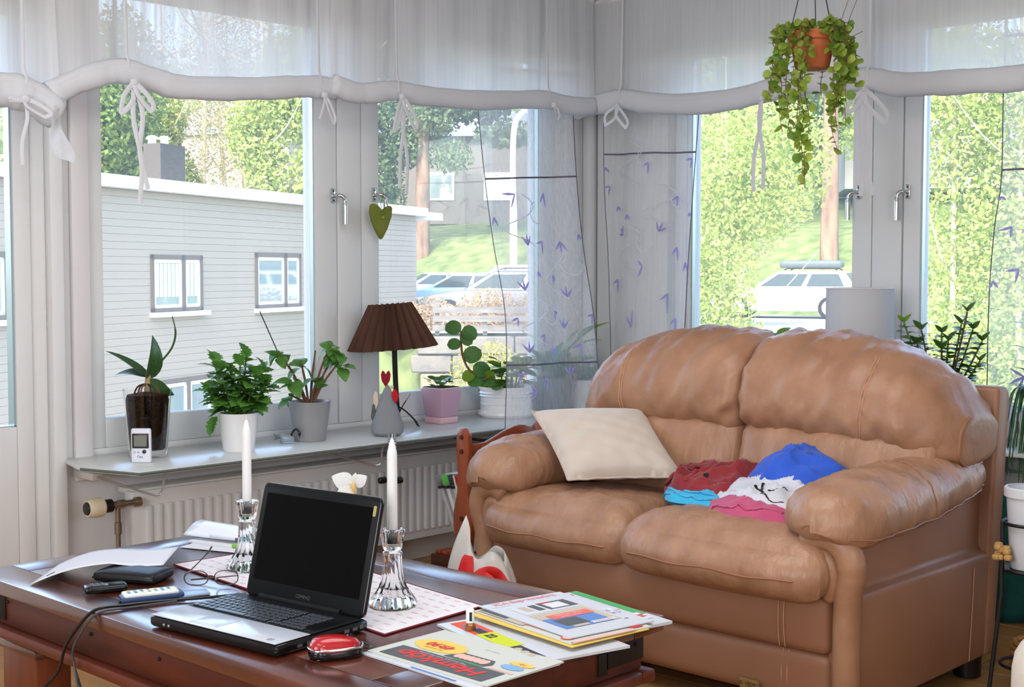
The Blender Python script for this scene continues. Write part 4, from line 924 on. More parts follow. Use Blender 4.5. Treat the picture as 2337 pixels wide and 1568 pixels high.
# ------------------------------------------------------------------ coffee table
TX0, TX1, TY0, TY1, TZ = 1.43, 2.25, 1.70, 3.16, .48
tb = thing('coffee_table', 'heavy dark red wooden coffee table with iron corner straps', 'table', ((TX0 + TX1) / 2, (TY0 + TY1) / 2, 0))
MB().box(TX0 + .10, TX1 - .10, TY0 + .10, TY1 - .10, TZ - .030, TZ - .0006).build('top_panel', WOOD, tb, bevel=.001)
MB().box(TX0, TX0 + .0995, TY0 + .0, TY1, TZ - .034, TZ).build('top_rail', WOOD, tb, bevel=.004)
MB().box(TX1 - .0995, TX1, TY0, TY1, TZ - .034, TZ).build('top_rail', WOOD, tb, bevel=.004)
MB().box(TX0 + .10, TX1 - .10, TY0, TY0 + .0995, TZ - .034, TZ).build('top_end_rail', WOODX, tb, bevel=.004)
MB().box(TX0 + .10, TX1 - .10, TY1 - .0995, TY1, TZ - .034, TZ).build('top_end_rail', WOODX, tb, bevel=.004)
i_ = .014
for nm, bx, m_ in (('apron', (TX0 + i_, TX0 + i_ + .03, TY0 + .05, TY1 - .05, .372, TZ - .034), WOODD), ('apron', (TX1 - .05 - .03, TX1 - .05, TY0 + .05, TY1 - .05, .372, TZ - .034), WOODD), ('apron', (TX0 + i_, TX1 - .05, TY0 + .02, TY0 + .05, .372, TZ - .034), WOODD), ('apron', (TX0 + i_, TX1 - .05, TY1 - .05, TY1 - .02, .372, TZ - .034), WOODD),
                   ('moulding', (TX0 - .004, TX0 + .05, TY0, TY1, .345, .372), WOODM), ('moulding', (TX1 - .07, TX1 - .028, TY0, TY1, .345, .372), WOODM), ('moulding', (TX0 + .05, TX1 - .07, TY0, TY0 + .05, .345, .372), WOODM), ('moulding', (TX0 + .05, TX1 - .07, TY1 - .05, TY1, .345, .372), WOODM)):
    MB().box(*bx).build(nm, m_, tb, bevel=.006)
for lx in (TX0 + .06, TX1 - .145):
    for ly in (TY0 + .03, TY1 - .20):
        MB().box(lx, lx + .09, ly, ly + .17 if ly > 2 else ly + .09, 0, .345).build('leg', LEGW, tb, bevel=.006)
        MB().box(lx - .006, lx + .096, ly - .006, (ly + .17 if ly > 2 else ly + .09) + .006, .29, .312).build('leg_band', WOOD, tb, bevel=.004)
for ax, ay in ((TX0 + i_, TY0 + .05), (TX0 + i_, TY1 - .05)):
    s_ = 1 if ay < 2 else -1
    MB().box(ax - .003, ax, min(ay, ay + s_ * .10), max(ay, ay + s_ * .10), .385, TZ - .036).build('iron_strap', IRON, tb, bevel=.001)
MB().box(TX1 - .17, TX1 - .0495, TY0 + .0165, TY0 + .0195, .395, TZ - .036).build('iron_strap', IRON, tb, bevel=.001)
MB().box(TX1 - .195, TX1 - .165, TY0 + .0165, TY0 + .0195, .385, .43).build('iron_strap', IRON, tb, bevel=.001)
for q in ((TX0 + i_ - .004, 2.35, .425), (TX0 + i_ - .004, 2.62, .425), (TX0 + i_ - .004, 3.0, .43), (TX1 - .08, TY0 + .015, .43)):
    MB().rbox((q[0] + .003, q[1], q[2]), (.003, .004, .004), .0025, 5).build('stud', IRON, tb)
ZT = TZ + .0005
# runner
RUN = mat('woven_runner', c8(222, 219, 221), .95, .1, bump=(240, .25, .002)); REDT = mat('red_runner_thread', c8(220, 192, 199), .95, .1); REDE = mat('dark_red_edge', c8(120, 52, 62), .95, .1)
rn = thing('table_runner', 'white woven table runner with rows of pale red dashes', 'runner', (1.9, 2.42, ZT), 0.0)
RL = [Vector((1.735, 2.0, ZT)), Vector((2.03, 2.02, ZT)), Vector((2.12, 2.84, ZT)), Vector((1.80, 2.86, ZT))]
def rp(u, v, h=0): return RL[0] * (1 - u) * (1 - v) + RL[1] * u * (1 - v) + RL[2] * u * v + RL[3] * (1 - u) * v + Vector((0, 0, h)) - Vector((1.9, 2.42, ZT))
m = MB(); m.grid(lambda u, v: rp(u, v, .0005), 4, 8); m.grid(lambda u, v: rp(1 - u, v, .003), 4, 8); m.build('cloth', RUN, rn, smooth=0)
m = MB()
for (a, b_) in (((0, 0), (1, 0)), ((1, 0), (1, 1)), ((1, 1), (0, 1)), ((0, 1), (0, 0))): m.tube([rp(*a, .0022), rp(*b_, .0022)], .0022, 4)
m.build('edge_binding', REDE, rn, smooth=0)
m = MB()
for i in range(9):
    for j in range(22):
        u, v = .06 + i * .11, .03 + j * .044 + (.02 if i % 2 else 0)
        if v < .96: m.add([rp(u - .012, v, .0034), rp(u + .012, v, .0034), rp(u + .012, v + .022, .0034), rp(u - .012, v + .022, .0034)], [(0, 1, 2, 3)])
o = m.build('dash_pattern', REDT, rn, smooth=0); o['kind'] = 'stuff'
ZR = ZT + .0032
# candlesticks and candles
def candlestick(x, y, label, clabel):
    p = thing('candlestick', label, 'candlestick', (x, y, ZR), group='glass candlesticks')
    pr = [(.046, 0), (.050, .004), (.049, .012), (.042, .022), (.030, .040), (.024, .060), (.021, .085), (.020, .110), (.021, .117), (.017, .121), (.021, .126), (.022, .135), (.024, .150), (.027, .160), (.027, .166), (.020, .167), (.014, .160), (.012, .135), (0, .134)]
    m = MB(); m.lathe([(0, .001)] + pr, (x, y, ZR), 36, flute=lambda j, a: (.05 * math.cos(12 * a) if 1 < j < 9 else .03 * math.cos(12 * a) if 11 < j < 16 else 0)); m.build('glass_body', CLEAR, p, smooth=30)
    c_ = thing('candle', clabel, 'candle', (x, y, ZR + .136), group='tall white candles')
    MB().lathe([(0, 0), (.0112, 0), (.0112, .03), (.0108, .19), (.0100, .197), (.005, .218), (.0025, .224), (0, .226)], (x, y, ZR + .136), 18).build('wax', WAX, c_)
    MB().tube([(x, y, ZR + .136 + .224), (x + .001, y, ZR + .136 + .234)], .0009, 5).build('wick', WAX, c_)
candlestick(1.897, 2.160, 'glass candlestick standing right of the laptop screen', 'white candle right of the laptop screen')
candlestick(1.895, 2.685, 'glass candlestick half hidden behind the left edge of the laptop', 'white candle behind the left edge of the laptop')
# laptop
LAPB = mat('laptop_black_gloss', c8(16, 16, 18), .18, .5); LAPM = mat('laptop_matt_black', c8(20, 22, 25), .40, .2); SILV = mat('laptop_silver', c8(206, 213, 226), .22, .6, metal=.25); KEYM = mat('laptop_key', c8(58, 63, 69), .32, .5); SCRN = mat('dark_screen', c8(8, 8, 9), .30, .08)
lp = thing('laptop', 'open black laptop with dark screen and silver palm rest', 'laptop', (1.592, 2.222, ZT), R(-84))
MB().rbox((0, 0, .0135), (.188, .125, .0125), .010, 8).build('base', LAPB, lp)
MB().box(-.183, .183, -.122, -.032, .0255, .0275).build('palm_rest', SILV, lp, bevel=.001)
MB().box(-.184, .184, -.032, .108, .0255, .0272).build('keyboard_deck', LAPM, lp, bevel=.001)
kb = MB().box(-.176, .176, -.026, .074, .0272, .0280).build('keyboard', LAPB, lp, bevel=.0005)
km = {}
for r_i in range(6):
    y0 = .060 - r_i * .0168; xx = -.174; widths = [.0165] * 15 + [None] + [.0165] * 4
    if r_i == 5: widths = [.0165, .0165, .0165, .0165, .092] + [.0165] * 4 + [None] + [.0165] * 6
    if r_i == 4: widths = [.028] + [.0165] * 12 + [.020] + [None] + [.0165] * 4
    if r_i == 3: widths = [.024] + [.0165] * 12 + [.024] + [None] + [.0165] * 4
    for w_ in widths:
        if w_ is None: xx += .006; continue
        if xx + w_ > .177: break
        if w_ not in km:
            o = MB().box(0, w_ - .0034, 0, .0132, 0, .0026).build('key', KEYM, kb, bevel=.0007, seg=1); km[w_] = o.data; o.location = (xx, y0, .028)
        else: piece('key', km[w_], kb, Matrix.Translation((xx, y0, .028)))
        xx += w_
MB().box(-.075, .005, -.105, -.052, .0274, .0279).build('touchpad', mat('silver_touchpad', c8(196, 204, 218), .25, .5, metal=.25), lp, bevel=.0002)
MB().box(-.075, .005, -.114, -.108, .0274, .0286).build('touchpad_button', SILV, lp, bevel=.0005)
MB().box(.11, .135, -.108, -.098, .0275, .0278).build('sticker', mat('pale_sticker', c8(206, 200, 186), .4, .4), lp); MB().lathe([(0, .0), (.008, 0), (.008, .0003)], (.152, -.105, .0275), 16).build('round_sticker', mat('grey_sticker', c8(150, 154, 162), .4, .4), lp)
for i, (yy, w_, h) in enumerate(((-.07, .012, .005), (-.045, .006, .006), (.02, .006, .004), (.055, .013, .006), (.078, .013, .006), (.098, .010, .008))):
    MB().box(.1872, .1888, yy, yy + w_, .010, .010 + h).build('side_port', mat('port_grey', c8(92, 94, 98), .4, .5) if i == 0 else MATS['port_grey'], lp)
for xx in (-.14, -.125): MB().rbox((xx, -.1245, .012), (.003, .0015, .003), .0014, 4).build('front_led', CHROME, lp)
lean = R(14)
def lid(x, h, t): return (x, .116 + h * math.sin(lean) + t * math.cos(lean), .029 + h * math.cos(lean) - t * math.sin(lean))
W0, W1, H0, H1 = -.170, .180, -.004, .240
def rr_poly(x0, x1, y0, y1, r, n=4):
    o = []
    for cx, cy, a0 in ((x1 - r, y0 + r, -90), (x1 - r, y1 - r, 0), (x0 + r, y1 - r, 90), (x0 + r, y0 + r, 180)):
        for i in range(n + 1): a = R(a0 + 90 * i / n); o.append((cx + r * math.cos(a), cy + r * math.sin(a)))
    return o
ld = MB().prism(rr_poly(W0, W1, H0, H1, .014), 0, .011, lid).build('screen_lid', LAPB, lp, bevel=.003)
MB().prism(rr_poly(W0 + .004, W1 - .004, H0 + .004, H1 - .004, .011), -.0015, .001, lid).build('bezel', LAPM, lp, bevel=.0005)
MB().prism(rr_poly(W0 + .018, W1 - .018, .032, H1 - .022, .002, 1), -.0022, -.0010, lid).build('display', SCRN, lp)
MB().prism(rr_poly(W1 - .017, W1 - .009, H1 - .040, H1 - .018, .003), -.0022, -.0012, lid).build('gold_sticker', mat('gold_sticker', c8(170, 158, 104), .4, .5), lp)
tx = text('COMPAQ', lp, lid(.005, .014, -.0021), .010, mat('dim_grey_print', c8(84, 86, 90), .4, .5), rot=(R(90) - lean, 0, 0), name='logo')
MB().tube([(-.12, .114, .028), (.12, .114, .028)], .008, 10).build('hinge', LAPM, lp)
# mouse with cable
ms = thing('computer_mouse', 'red and black computer mouse beside the laptop', 'mouse', (1.575, 1.955, ZT), R(-25))
def msf(o, u):
    k = math.sqrt(max(0, 1 - u[1] ** 2 / 2)), math.sqrt(max(0, 1 - u[0] ** 2 / 2))
    return Vector((o.x * (.30 + .70 * k[0] / 1.0) * 1.04, o.y * (.2 + .8 * k[1]) * (1 - .10 * u[0]), o.z))
def mst(o, u):
    q = msf(o, u); q.z *= (1 - .18 * u[0]) if u[2] > 0 else 1; return q
MB().rbox((0, 0, .011), (.050, .032, .0108), .010, 14, (0, 0, 0), msf).build('lower_shell', LAPB, ms)
MB().rbox((0, 0, .0205), (.0515, .0335, .0025), .0024, 14, (0, 0, 0), msf).build('silver_band', CHROME, ms)
MB().rbox((-.001, 0, .018), (.048, .031, .014), .0138, 16, (0, 0, .010), mst).build('red_top', mat('mouse_red', c8(172, 24, 32), .15, .5, coat=.5), ms)
MB().lathe([(0, -.003), (.007, -.003), (.007, .003), (0, .003)], (.028, 0, .035), 12, axis='y').build('wheel', LAPB, ms)
MB().tube(cr([(.050, 0, .012), (.068, .008, .008), (.075, .03, .006), (.060, .06, .010), (.052, .085, .016)], 5), .0015, 6).build('cord', LAPB, ms)
# ------------------------------------------------------------------ leaflets and magazines
def inkm(name, c): return mat(name, c8(*c), .6, .3)
GREYP, REDP, YELP, GRNP, BLUP, ORGP, LIMP, SKYP, PNKP, DKP, TANP = inkm('print_charcoal', (84, 88, 90)), inkm('print_red', (206, 58, 54)), inkm('print_yellow', (226, 192, 92)), inkm('print_green', (70, 164, 92)), inkm('print_blue', (92, 130, 190)), inkm('print_orange', (226, 84, 44)), inkm('print_lime', (196, 206, 40)), inkm('print_sky', (128, 168, 214)), inkm('print_pink', (226, 176, 164)), inkm('print_dark', (58, 52, 56)), inkm('print_tan', (190, 176, 158))
PAP2 = mat('newsprint', c8(196, 199, 192), .75, .2); PAP3 = mat('glossy_paper', c8(200, 204, 211), .35, .4)
def sheetobj(name, label, c, rz, w, h, t, m, group, wave=.0):
    p = thing(name, label, 'leaflet', c, rz, group=group)
    def f(u, v, zz): x, y = (u - .5) * w, (v - .5) * h; return Vector((x, y, zz + wave * math.sin(u * 5 + 1) * (v - .5) ** 2 * 4))
    b = MB(); b.grid(lambda u, v: f(u, v, t), 8, 8)
    b.grid(lambda u, v: f(1 - u, v, 0.0), 8, 8)
    for (a0, a1) in (((0, 0), (1, 0)), ((1, 0), (1, 1)), ((1, 1), (0, 1)), ((0, 1), (0, 0))):
        b.grid(lambda u, v, a0=a0, a1=a1: f(a0[0] + (a1[0] - a0[0]) * u, a0[1] + (a1[1] - a0[1]) * u, t * v), 8, 1)
    b.build('pages', m, p, smooth=30, merge=.00002)
    return p
def ink(p, x0, x1, y0, y1, z, m, nm='print_block'): MB().quad((x0, y0, z), (x1, y0, z), (x1, y1, z), (x0, y1, z)).build(nm, m, p, smooth=0)
def inkp(p, poly, z, m, nm='print_shape'): MB().add([(a, b_, z) for a, b_ in poly], [tuple(range(len(poly)))]).build(nm, m, p, smooth=0)
def ell(cx, cy, rx, ry, n=24, wob=0): return [(cx + rx * (1 + wob * (i % 2)) * math.cos(2 * math.pi * i / n), cy + ry * (1 + wob * (i % 2)) * math.sin(2 * math.pi * i / n)) for i in range(n)]
GR = 'leaflets and magazines on the coffee table'
# front leaflets, their print upside down towards the camera: local x runs along -Y of the room
ps = sheetobj('advert_leaflet', 'lower leaflet sticking out under the charcoal and red advert', (1.722, 1.775, ZT), R(-91.5), .312, .215, .003, PAP3, GR)
ink(ps, -.02, .10, -.104, -.098, .0035, BLUP)
pa = sheetobj('advert_leaflet', 'front advert leaflet with red lettering on a charcoal banner and yellow burst', (1.732, 1.772, ZT + .0032), R(-90), .318, .200, .0025, PAP2, GR)
z_ = .0032
ink(pa, -.135, .135, -.092, -.030, z_, GREYP)
text('Hemköp', pa, (0, -.062, z_ + .0004), .052, REDP, rotz=math.pi, sx=1.2, shear=.2, bold=.0015)
text('Mat som gör livet lite godare', pa, (-.02, -.040, z_ + .0004), .008, PAP3, rotz=math.pi, sx=1.4)
inkp(pa, ell(-.075, .012, .062, .034, 36, .06), z_, YELP, 'yellow_burst')
text('49:90', pa, (-.075, .014, z_ + .0005), .030, REDP, rotz=math.pi, shear=.15, bold=.0012)
text('Max 2 köp/hushåll', pa, (-.075, -.008, z_ + .0005), .007, DKP, rotz=math.pi)
inkp(pa, [(-.03, -.026), (.075, -.026), (.082, -.008), (.07, .012), (-.01, .012)], z_ + .0002, GREYP, 'meat_tray')
for i in range(6): inkp(pa, ell(-.005 + i * .013, -.007, .010, .013, 14), z_ + .0004 + i * .00008, PNKP, 'meat_slice')
ink(pa, .0, .07, -.030, -.026, z_ + .0003, GRNP); text('Färsk', pa, (.055, -.033, z_ + .0006), .010, GRNP, rotz=math.pi)
inkp(pa, ell(.118, .005, .026, .014, 16), z_ + .0002, SKYP, 'blue_pack'); inkp(pa, ell(.12, .030, .028, .012, 16, .08), z_ + .0002, YELP, 'small_burst'); text('10:-', pa, (.12, .030, z_ + .0005), .013, REDP, rotz=math.pi)
text('Gäller v.21', pa, (.02, .055, z_ + .0003), .009, TANP, rotz=math.pi)
ink(pa, .085, .145, -.026, -.020, z_, PNKP)
# pile at the table corner, from below upwards
zz = ZT
pm_ = sheetobj('magazine', 'orange and lime fronted magazine at the bottom of the pile', (1.928, 1.785, zz), R(-104), .335, .235, .005, PAP3, GR)
ink(pm_, -.155, -.055, -.095, -.050, .0055, ORGP); ink(pm_, -.13, -.06, -.085, -.062, .0058, BLUP); ink(pm_, -.09, -.055, -.083, -.064, .006, DKP)
ink(pm_, -.055, .055, -.095, -.050, .0055, LIMP); text('22', pm_, (-.03, -.074, .0059), .026, DKP, bold=.0012); ink(pm_, .055, .145, -.095, -.060, .0055, DKP)
for i in range(3): inkp(pm_, ell(.075 + i * .024, -.078, .009, .009, 12), .0058 + .0001 * i, TANP, 'print_picture')
zz += .0058
pj_ = sheetobj('magazine', 'green-edged magazine with orange title at the far side of the pile', (2.105, 1.805, zz), R(-101), .315, .22, .006, PAP3, GR)
ink(pj_, -.155, .08, .088, .108, .0066, GRNP); text('Journal', pj_, (-.06, .055, .0068), .060, ORGP, shear=.15, sx=1.0, bold=.002); ink(pj_, .065, .115, .070, .095, .0068, PAPER); text('34', pj_, (.09, .083, .0072), .024, REDP, bold=.001)
ink(pj_, -.02, .15, .0, .045, .0066, PNKP); ink(pj_, .06, .15, .045, .066, .0067, TANP)
zz += .0070
po_ = sheetobj('advert_leaflet', 'leaflet with a mustard yellow border in the middle of the pile', (2.012, 1.79, zz), R(-97), .318, .205, .0015, YELP, GR)
zz += .002
pr_ = sheetobj('advert_leaflet', 'pale green printed leaflet just under the top sheet of the pile', (2.028, 1.795, zz), R(-99), .315, .21, .002, PAP2, GR)
ink(pr_, -.15, .0, -.10, -.055, .0035, TANP); ink(pr_, -.148, -.06, -.095, -.075, .0038, GREYP); text('Erbjudande', pr_, (.02, -.085, .0038), .015, ORGP); inkp(pr_, ell(.125, -.085, .014, .014, 20), .0037, ORGP, 'round_badge'); inkp(pr_, ell(.125, -.085, .011, .011, 20), .0039, PNKP, 'round_badge')
ink(pr_, .15, .162, -.1, .06, .0036, PNKP); ink(pr_, .12, .15, .06, .09, .0036, REDP)
zz += .004
pt_ = sheetobj('advert_leaflet', 'top sheet of the pile with grey photos and pale red supermarket heading', (2.052, 1.805, zz), R(-100), .305, .215, .002, PAP3, GR)
PRED = inkm('print_pale_red', (226, 140, 150))
text('ICA Supermarket', pt_, (-.137, .0, .0026), .024, PRED, rotz=R(90), sx=.95, bold=.0008)
text('Välkommen', pt_, (-.118, -.075, .0026), .010, TANP, rotz=R(90))
ink(pt_, -.10, -.03, -.075, .072, .0024, inkm('print_light_grey', (202, 204, 210))); ink(pt_, -.095, -.04, -.005, .07, .0027, GREYP, 'photo_block'); ink(pt_, -.085, -.045, .005, .05, .0030, PAPER); ink(pt_, -.09, -.045, -.03, -.012, .0027, GREYP); ink(pt_, -.09, -.05, -.055, -.038, .0027, TANP); ink(pt_, -.092, -.086, .0, .03, .0032, REDP)
ink(pt_, -.025, .10, -.075, .068, .0024, TANP, 'photo_block'); ink(pt_, .02, .10, -.075, .05, .0027, BLUP, 'photo_block'); ink(pt_, .035, .085, -.06, .0, .0029, GREYP, 'photo_block'); ink(pt_, .0, .03, -.05, .055, .0031, inkm('print_salmon', (222, 108, 96)))
text('TREVLIG HELG', pt_, (.010, .0, .0035), .010, PAPER, rotz=R(90), sx=1.1); text('önskar vi er alla', pt_, (.022, .0, .0035), .008, PAPER, rotz=R(90)); ink(pt_, .082, .096, .0, .06, .0031, PAPER); text('Erbjudanden', pt_, (.089, .03, .0034), .009, ORGP, rotz=R(90)); ink(pt_, .086, .098, -.05, -.01, .0031, TANP)
ink(pt_, .02, .06, .078, .10, .0025, PAPER)
text('MX 36', pt_, (.045, .083, .0027), .012, inkm('print_navy', (48, 64, 120))); text('1254 8', pt_, (.05, .096, .0027), .009, MATS['print_navy']); text('B', pt_, (.105, .075, .0027), .012, MATS['print_navy'])
# nail polish
NB_ = (1.868, 1.894, ZT)
npb = thing('nail_polish', 'small nail polish bottle with a white cap beside the pile', 'bottle', NB_)
MB().lathe([(0, 0), (.0105, 0), (.0115, .003), (.0115, .016), (.008, .020), (.005, .0205), (0, .0205)], NB_, 16).build('bottle', mat('golden_brown_lacquer', c8(150, 96, 58), .1, .5, metal=.4), npb)
MB().lathe([(0, .0205), (.0085, .0206), (.0085, .046), (.007, .048), (0, .048)], NB_, 16).build('cap', WAX, npb)
MB().obox(Vector(NB_) + Vector((-.0052, -.0066, .034)), (.005, .0006, .018), (0, 0, R(-38))).build('cap_print', DARK, npb)
# ------------------------------------------------------------------ left end of the table
# wallet, phone, remote, letter, folder, glasses
wl_ = thing('wallet', 'black leather wallet lying under the edge of the letter', 'wallet', (1.655, 2.80, ZT), R(-62))
MB().rbox((0, 0, .012), (.080, .050, .0118), .010, 8, (0, 0, .004)).build('wallet_body', mat('black_leather', c8(20, 19, 22), .4, .4, bump=(60, .2, .004)), wl_)
MB().box(-.079, .079, -.051, -.0495, .009, .013).build('wallet_fold', DARK, wl_, bevel=.0005)
ph = thing('mobile_phone', 'small black mobile phone in front of the wallet', 'phone', (1.545, 2.735, ZT), R(-22))
MB().rbox((0, 0, .009), (.048, .022, .0085), .008, 8).build('phone_body', LAPB, ph)
MB().box(.005, .04, -.015, .015, .0172, .0180).build('phone_screen', SCRN, ph, bevel=.0004)
for i in range(9):
    o = MB().box(-.034 + (i % 3) * .011, -.025 + (i % 3) * .011, -.014 + (i // 3) * .010, -.006 + (i // 3) * .010, .0172, .0184).build('phone_key', KEYM, ph, bevel=.0004)
rm = thing('remote_control', 'white and blue remote control by the laptop corner', 'remote', (1.580, 2.600, ZT), R(-20))
MB().rbox((0, 0, .007), (.068, .024, .0068), .006, 8).build('lower_shell', mat('blue_plastic', c8(52, 70, 112), .4, .4), rm)
MB().rbox((-.003, 0, .014), (.060, .022, .006), .006, 8).build('upper_shell', mat('pale_plastic', c8(214, 218, 214), .4, .4), rm)
BTN = [mat('teal_button', c8(70, 140, 146), .4, .4), mat('blue_button', c8(60, 96, 150), .4, .4), mat('yellow_button', c8(222, 186, 70), .4, .4), mat('grey_button2', c8(120, 128, 130), .4, .4)]
for i in range(21):
    MB().rbox((-.050 + (i // 3) * .0145, -.011 + (i % 3) * .011, .0200), (.0036, .0026, .0010), .0009, 4).build('remote_button', BTN[(i * 7) % 4], rm)
MB().box(.055, .125, -.022, .022, .0, .006).build('blue_card', mat('pale_blue_case', c8(150, 176, 206), .3, .4), rm, bevel=.002)
LT = thing('letter', 'unfolded white letter propped over the black wallet', 'paper', (1.62, 2.90, ZT))
def letter(u, v):
    a = Vector((1.455, 2.915, ZT + .001)).lerp(Vector((1.610, 3.072, ZT + .001)), v); b_ = Vector((1.625, 2.855, ZT + .033)).lerp(Vector((1.745, 3.02, ZT + .027)), v); c_ = Vector((1.715, 2.770, ZT + .028)).lerp(Vector((1.86, 2.93, ZT + .028)), v)
    return (a.lerp(b_, u * 2) + Vector((0, 0, .010 * math.sin(math.pi * u * 2)))) if u < .5 else b_.lerp(c_, u * 2 - 1) + Vector((0, 0, -.004 * math.sin(math.pi * (u * 2 - 1))))
MB().grid(letter, 24, 8).build('sheet', PAPER, LT, smooth=60, solid=.0006)
MB().tube([letter(.08, .15) + Vector((0, 0, .001)), letter(.12, .22) + Vector((0, 0, .001))], .0012, 4).build('print_line', GREYP, LT)
fo = thing('paper_folder', 'clear plastic folder with white papers at the far end of the table', 'folder', (2.07, 3.02, ZT))
def fold(u, v): return Vector((1.985, 3.105, ZT + .004)).lerp(Vector((2.075, 2.80, ZT + .004)), u) + Vector((.16 * v, .04 * v, .012 + .03 * math.sin(math.pi * min(1, v * 1.3)) * (1 - .5 * u)))
MB().grid(fold, 10, 10).build('folder_cover', mat('clear_folder', c8(222, 226, 236), .15, .5), fo, smooth=60, solid=.001)
MB().obox((2.10, 2.96, ZT + .004), (.18, .28, .006), (0, 0, R(16))).build('paper_stack', PAPER, fo, bevel=.001)
MB().obox((2.06, 2.94, ZT + .0005 + .0003), (.18, .27, .0008), (0, 0, R(20))).build('paper_stack', PAPER, fo)
pn = thing('ballpoint_pen', 'white and dark pen on the plastic folder', 'pen', (2.03, 2.95, ZT + .02))
MB().tube([(2.012, 3.02, ZT + .022), (2.035, 2.935, ZT + .020)], .004, 8).build('barrel', mat('pen_white', c8(206, 208, 216), .3, .5), pn); MB().tube([(2.035, 2.935, ZT + .020), (2.052, 2.870, ZT + .018)], .0045, 8).build('grip', mat('pen_dark', c8(84, 84, 92), .4, .4), pn); MB().tube([(2.052, 2.870, ZT + .018), (2.056, 2.855, ZT + .0176)], [.004, .001], 8).build('tip', CHROME, pn)
hl = thing('highlighter_pen', 'green and teal highlighter sticking out below the folder', 'pen', (2.03, 2.88, ZT))
MB().tube([(2.02, 2.925, ZT + .007), (2.030, 2.885, ZT + .007)], .0068, 8).build('cap', mat('lime_plastic', c8(124, 176, 60), .4, .4), hl); MB().tube([(2.030, 2.885, ZT + .007), (2.045, 2.82, ZT + .007)], .0068, 8).build('barrel', mat('teal_plastic', c8(62, 140, 160), .4, .4), hl)
# spectacles
sp = thing('eyeglasses', 'thin wire eyeglasses lying open in front of the runner', 'glasses', (1.735, 2.60, ZT), R(-42))
GWIRE = mat('dark_wire', c8(96, 84, 80), .3, .6, metal=.7); LENS = pane_mat('spectacle_lens', (.93, .93, .95, 1))
for cx in (-.034, .034):
    q = [(cx + .0265 * math.copysign(abs(math.cos(a)) ** .8, math.cos(a)), -.004 - .004 * math.sin(a), .022 + .0175 * math.copysign(abs(math.sin(a)) ** .8, math.sin(a))) for a in [2 * math.pi * i / 28 for i in range(29)]]
    MB().tube(q, .0013, 6).build('rim', GWIRE, sp)
    MB().add([q[i] for i in range(28)], [tuple(range(28))]).build('lens', LENS, sp, smooth=0)
MB().tube(cr([(-.009, -.006, .024), (0, -.012, .029), (.009, -.006, .024)], 5), .0013, 6).build('bridge', GWIRE, sp)
for cx in (-.009, .009): MB().rbox((cx, .004, .018), (.002, .002, .004), .0015, 4).build('nose_pad', mat('clear_pad', c8(200, 196, 196), .3, .5), sp)
MB().tube(cr([(-.061, -.004, .026), (-.050, .03, .034), (-.020, .075, .062), (-.012, .092, .074)], 6), [.0014] * 12 + [.0022] * 7, 6).build('temple', GWIRE, sp)
MB().tube(cr([(.061, -.004, .026), (.045, .02, .020), (.0, .04, .012), (-.055, .055, .005)], 6), [.0014] * 12 + [.0022] * 7, 6).build('temple', GWIRE, sp)
# cables over the table edge
for i, (lab, pts) in enumerate((
        ('thick black laptop cable draped over the table edge to the floor', [(1.72, 2.445, ZT + .012), (1.66, 2.50, ZT + .006), (1.59, 2.54, ZT + .005), (1.50, 2.57, ZT + .006), (1.435, 2.585, ZT + .004), (1.405, 2.61, .445), (1.40, 2.65, .40), (1.405, 2.70, .33), (1.38, 2.78, .25), (1.34, 2.86, .10), (1.30, 2.9, .008), (1.15, 3.0, .006)]),
        ('thin grey cable hanging beside the thick one at the table edge', [(1.60, 2.532, ZT + .003), (1.50, 2.555, ZT + .003), (1.435, 2.565, ZT + .003), (1.412, 2.585, .455), (1.405, 2.625, .40), (1.41, 2.63, .36), (1.40, 2.60, .29), (1.37, 2.58, .12), (1.33, 2.56, .006), (1.2, 2.6, .005)]),
        ('brown black cable curving towards the table leg', [(1.405, 2.632, .395), (1.412, 2.632, .355), (1.415, 2.612, .31), (1.405, 2.585, .27), (1.39, 2.578, .20), (1.36, 2.585, .08), (1.34, 2.60, .006)]))):
    single(MB().tube(cr(pts, 6), (.0035, .0026, .0024)[i], 7), 'power_cable', DARK if i != 1 else mat('grey_cable', c8(70, 70, 72), .5, .4), lab, 'cable', group='cables at the table edge')
# orchid on the table behind the laptop
op = thing('orchid_plant', 'single white orchid bloom on a bent stem behind the laptop screen', 'plant', (2.14, 2.60, ZT))
pot(op, [(.03, 0), (.032, .004), (.037, .06), (.038, .065)], (2.14, 2.60, ZT), CERW, soil=.008)
c_ = Vector((2.14, 2.60, ZT + .058)); e = Vector((.69, -.72, 0)); nn = Vector((-.72, -.69, 0)); up = Vector((0, 0, 1))
F = Vector((2.157, 2.605, .667))
MB().tube(cr([c_, c_ + up * .05 - e * .005, c_ + up * .083 + e * .008, F + e * .010 - up * .035, F + e * .032 - up * .030, F + e * .052 - up * .030], 6), .0022, 6).build('flower_stem', STEMG, op)
PET = mat('white_petal', c8(240, 238, 232), .6, .3, translucent=.25); PEB = leaf_mesh('petal', PET, .85, -.15, .2, 'ovate', 8); PEN = leaf_mesh('petal', PET, .55, -.15, .15, 'ovate', 8)
for a, l_, me in ((2.75, .056, PEB), (.55, .042, PEB), (3.75, .052, PEN), (-1.75, .045, PEN), (1.3, .032, PEN)):
    piece('petal', me, op, leaf_matrix(op, F, e * math.cos(a) + up * math.sin(a) + nn * .25, l_, 0, up=tuple(nn)))
MB().tube(cr([F + nn * .008 + up * .004, F + nn * .010 - up * .012 + e * .004, F + e * .010 - up * .035], 5), [.006] * 4 + [.0045] * 3 + [.002] * 4, 8).build('flower_lip', mat('orchid_yellow', c8(226, 184, 110), .5, .3), op)
for d in (e * .8 - nn * .3, -e * .7 - nn * .2): piece('leaf', OL, op, leaf_matrix(op, c_, d + up * .15, .085, 0))
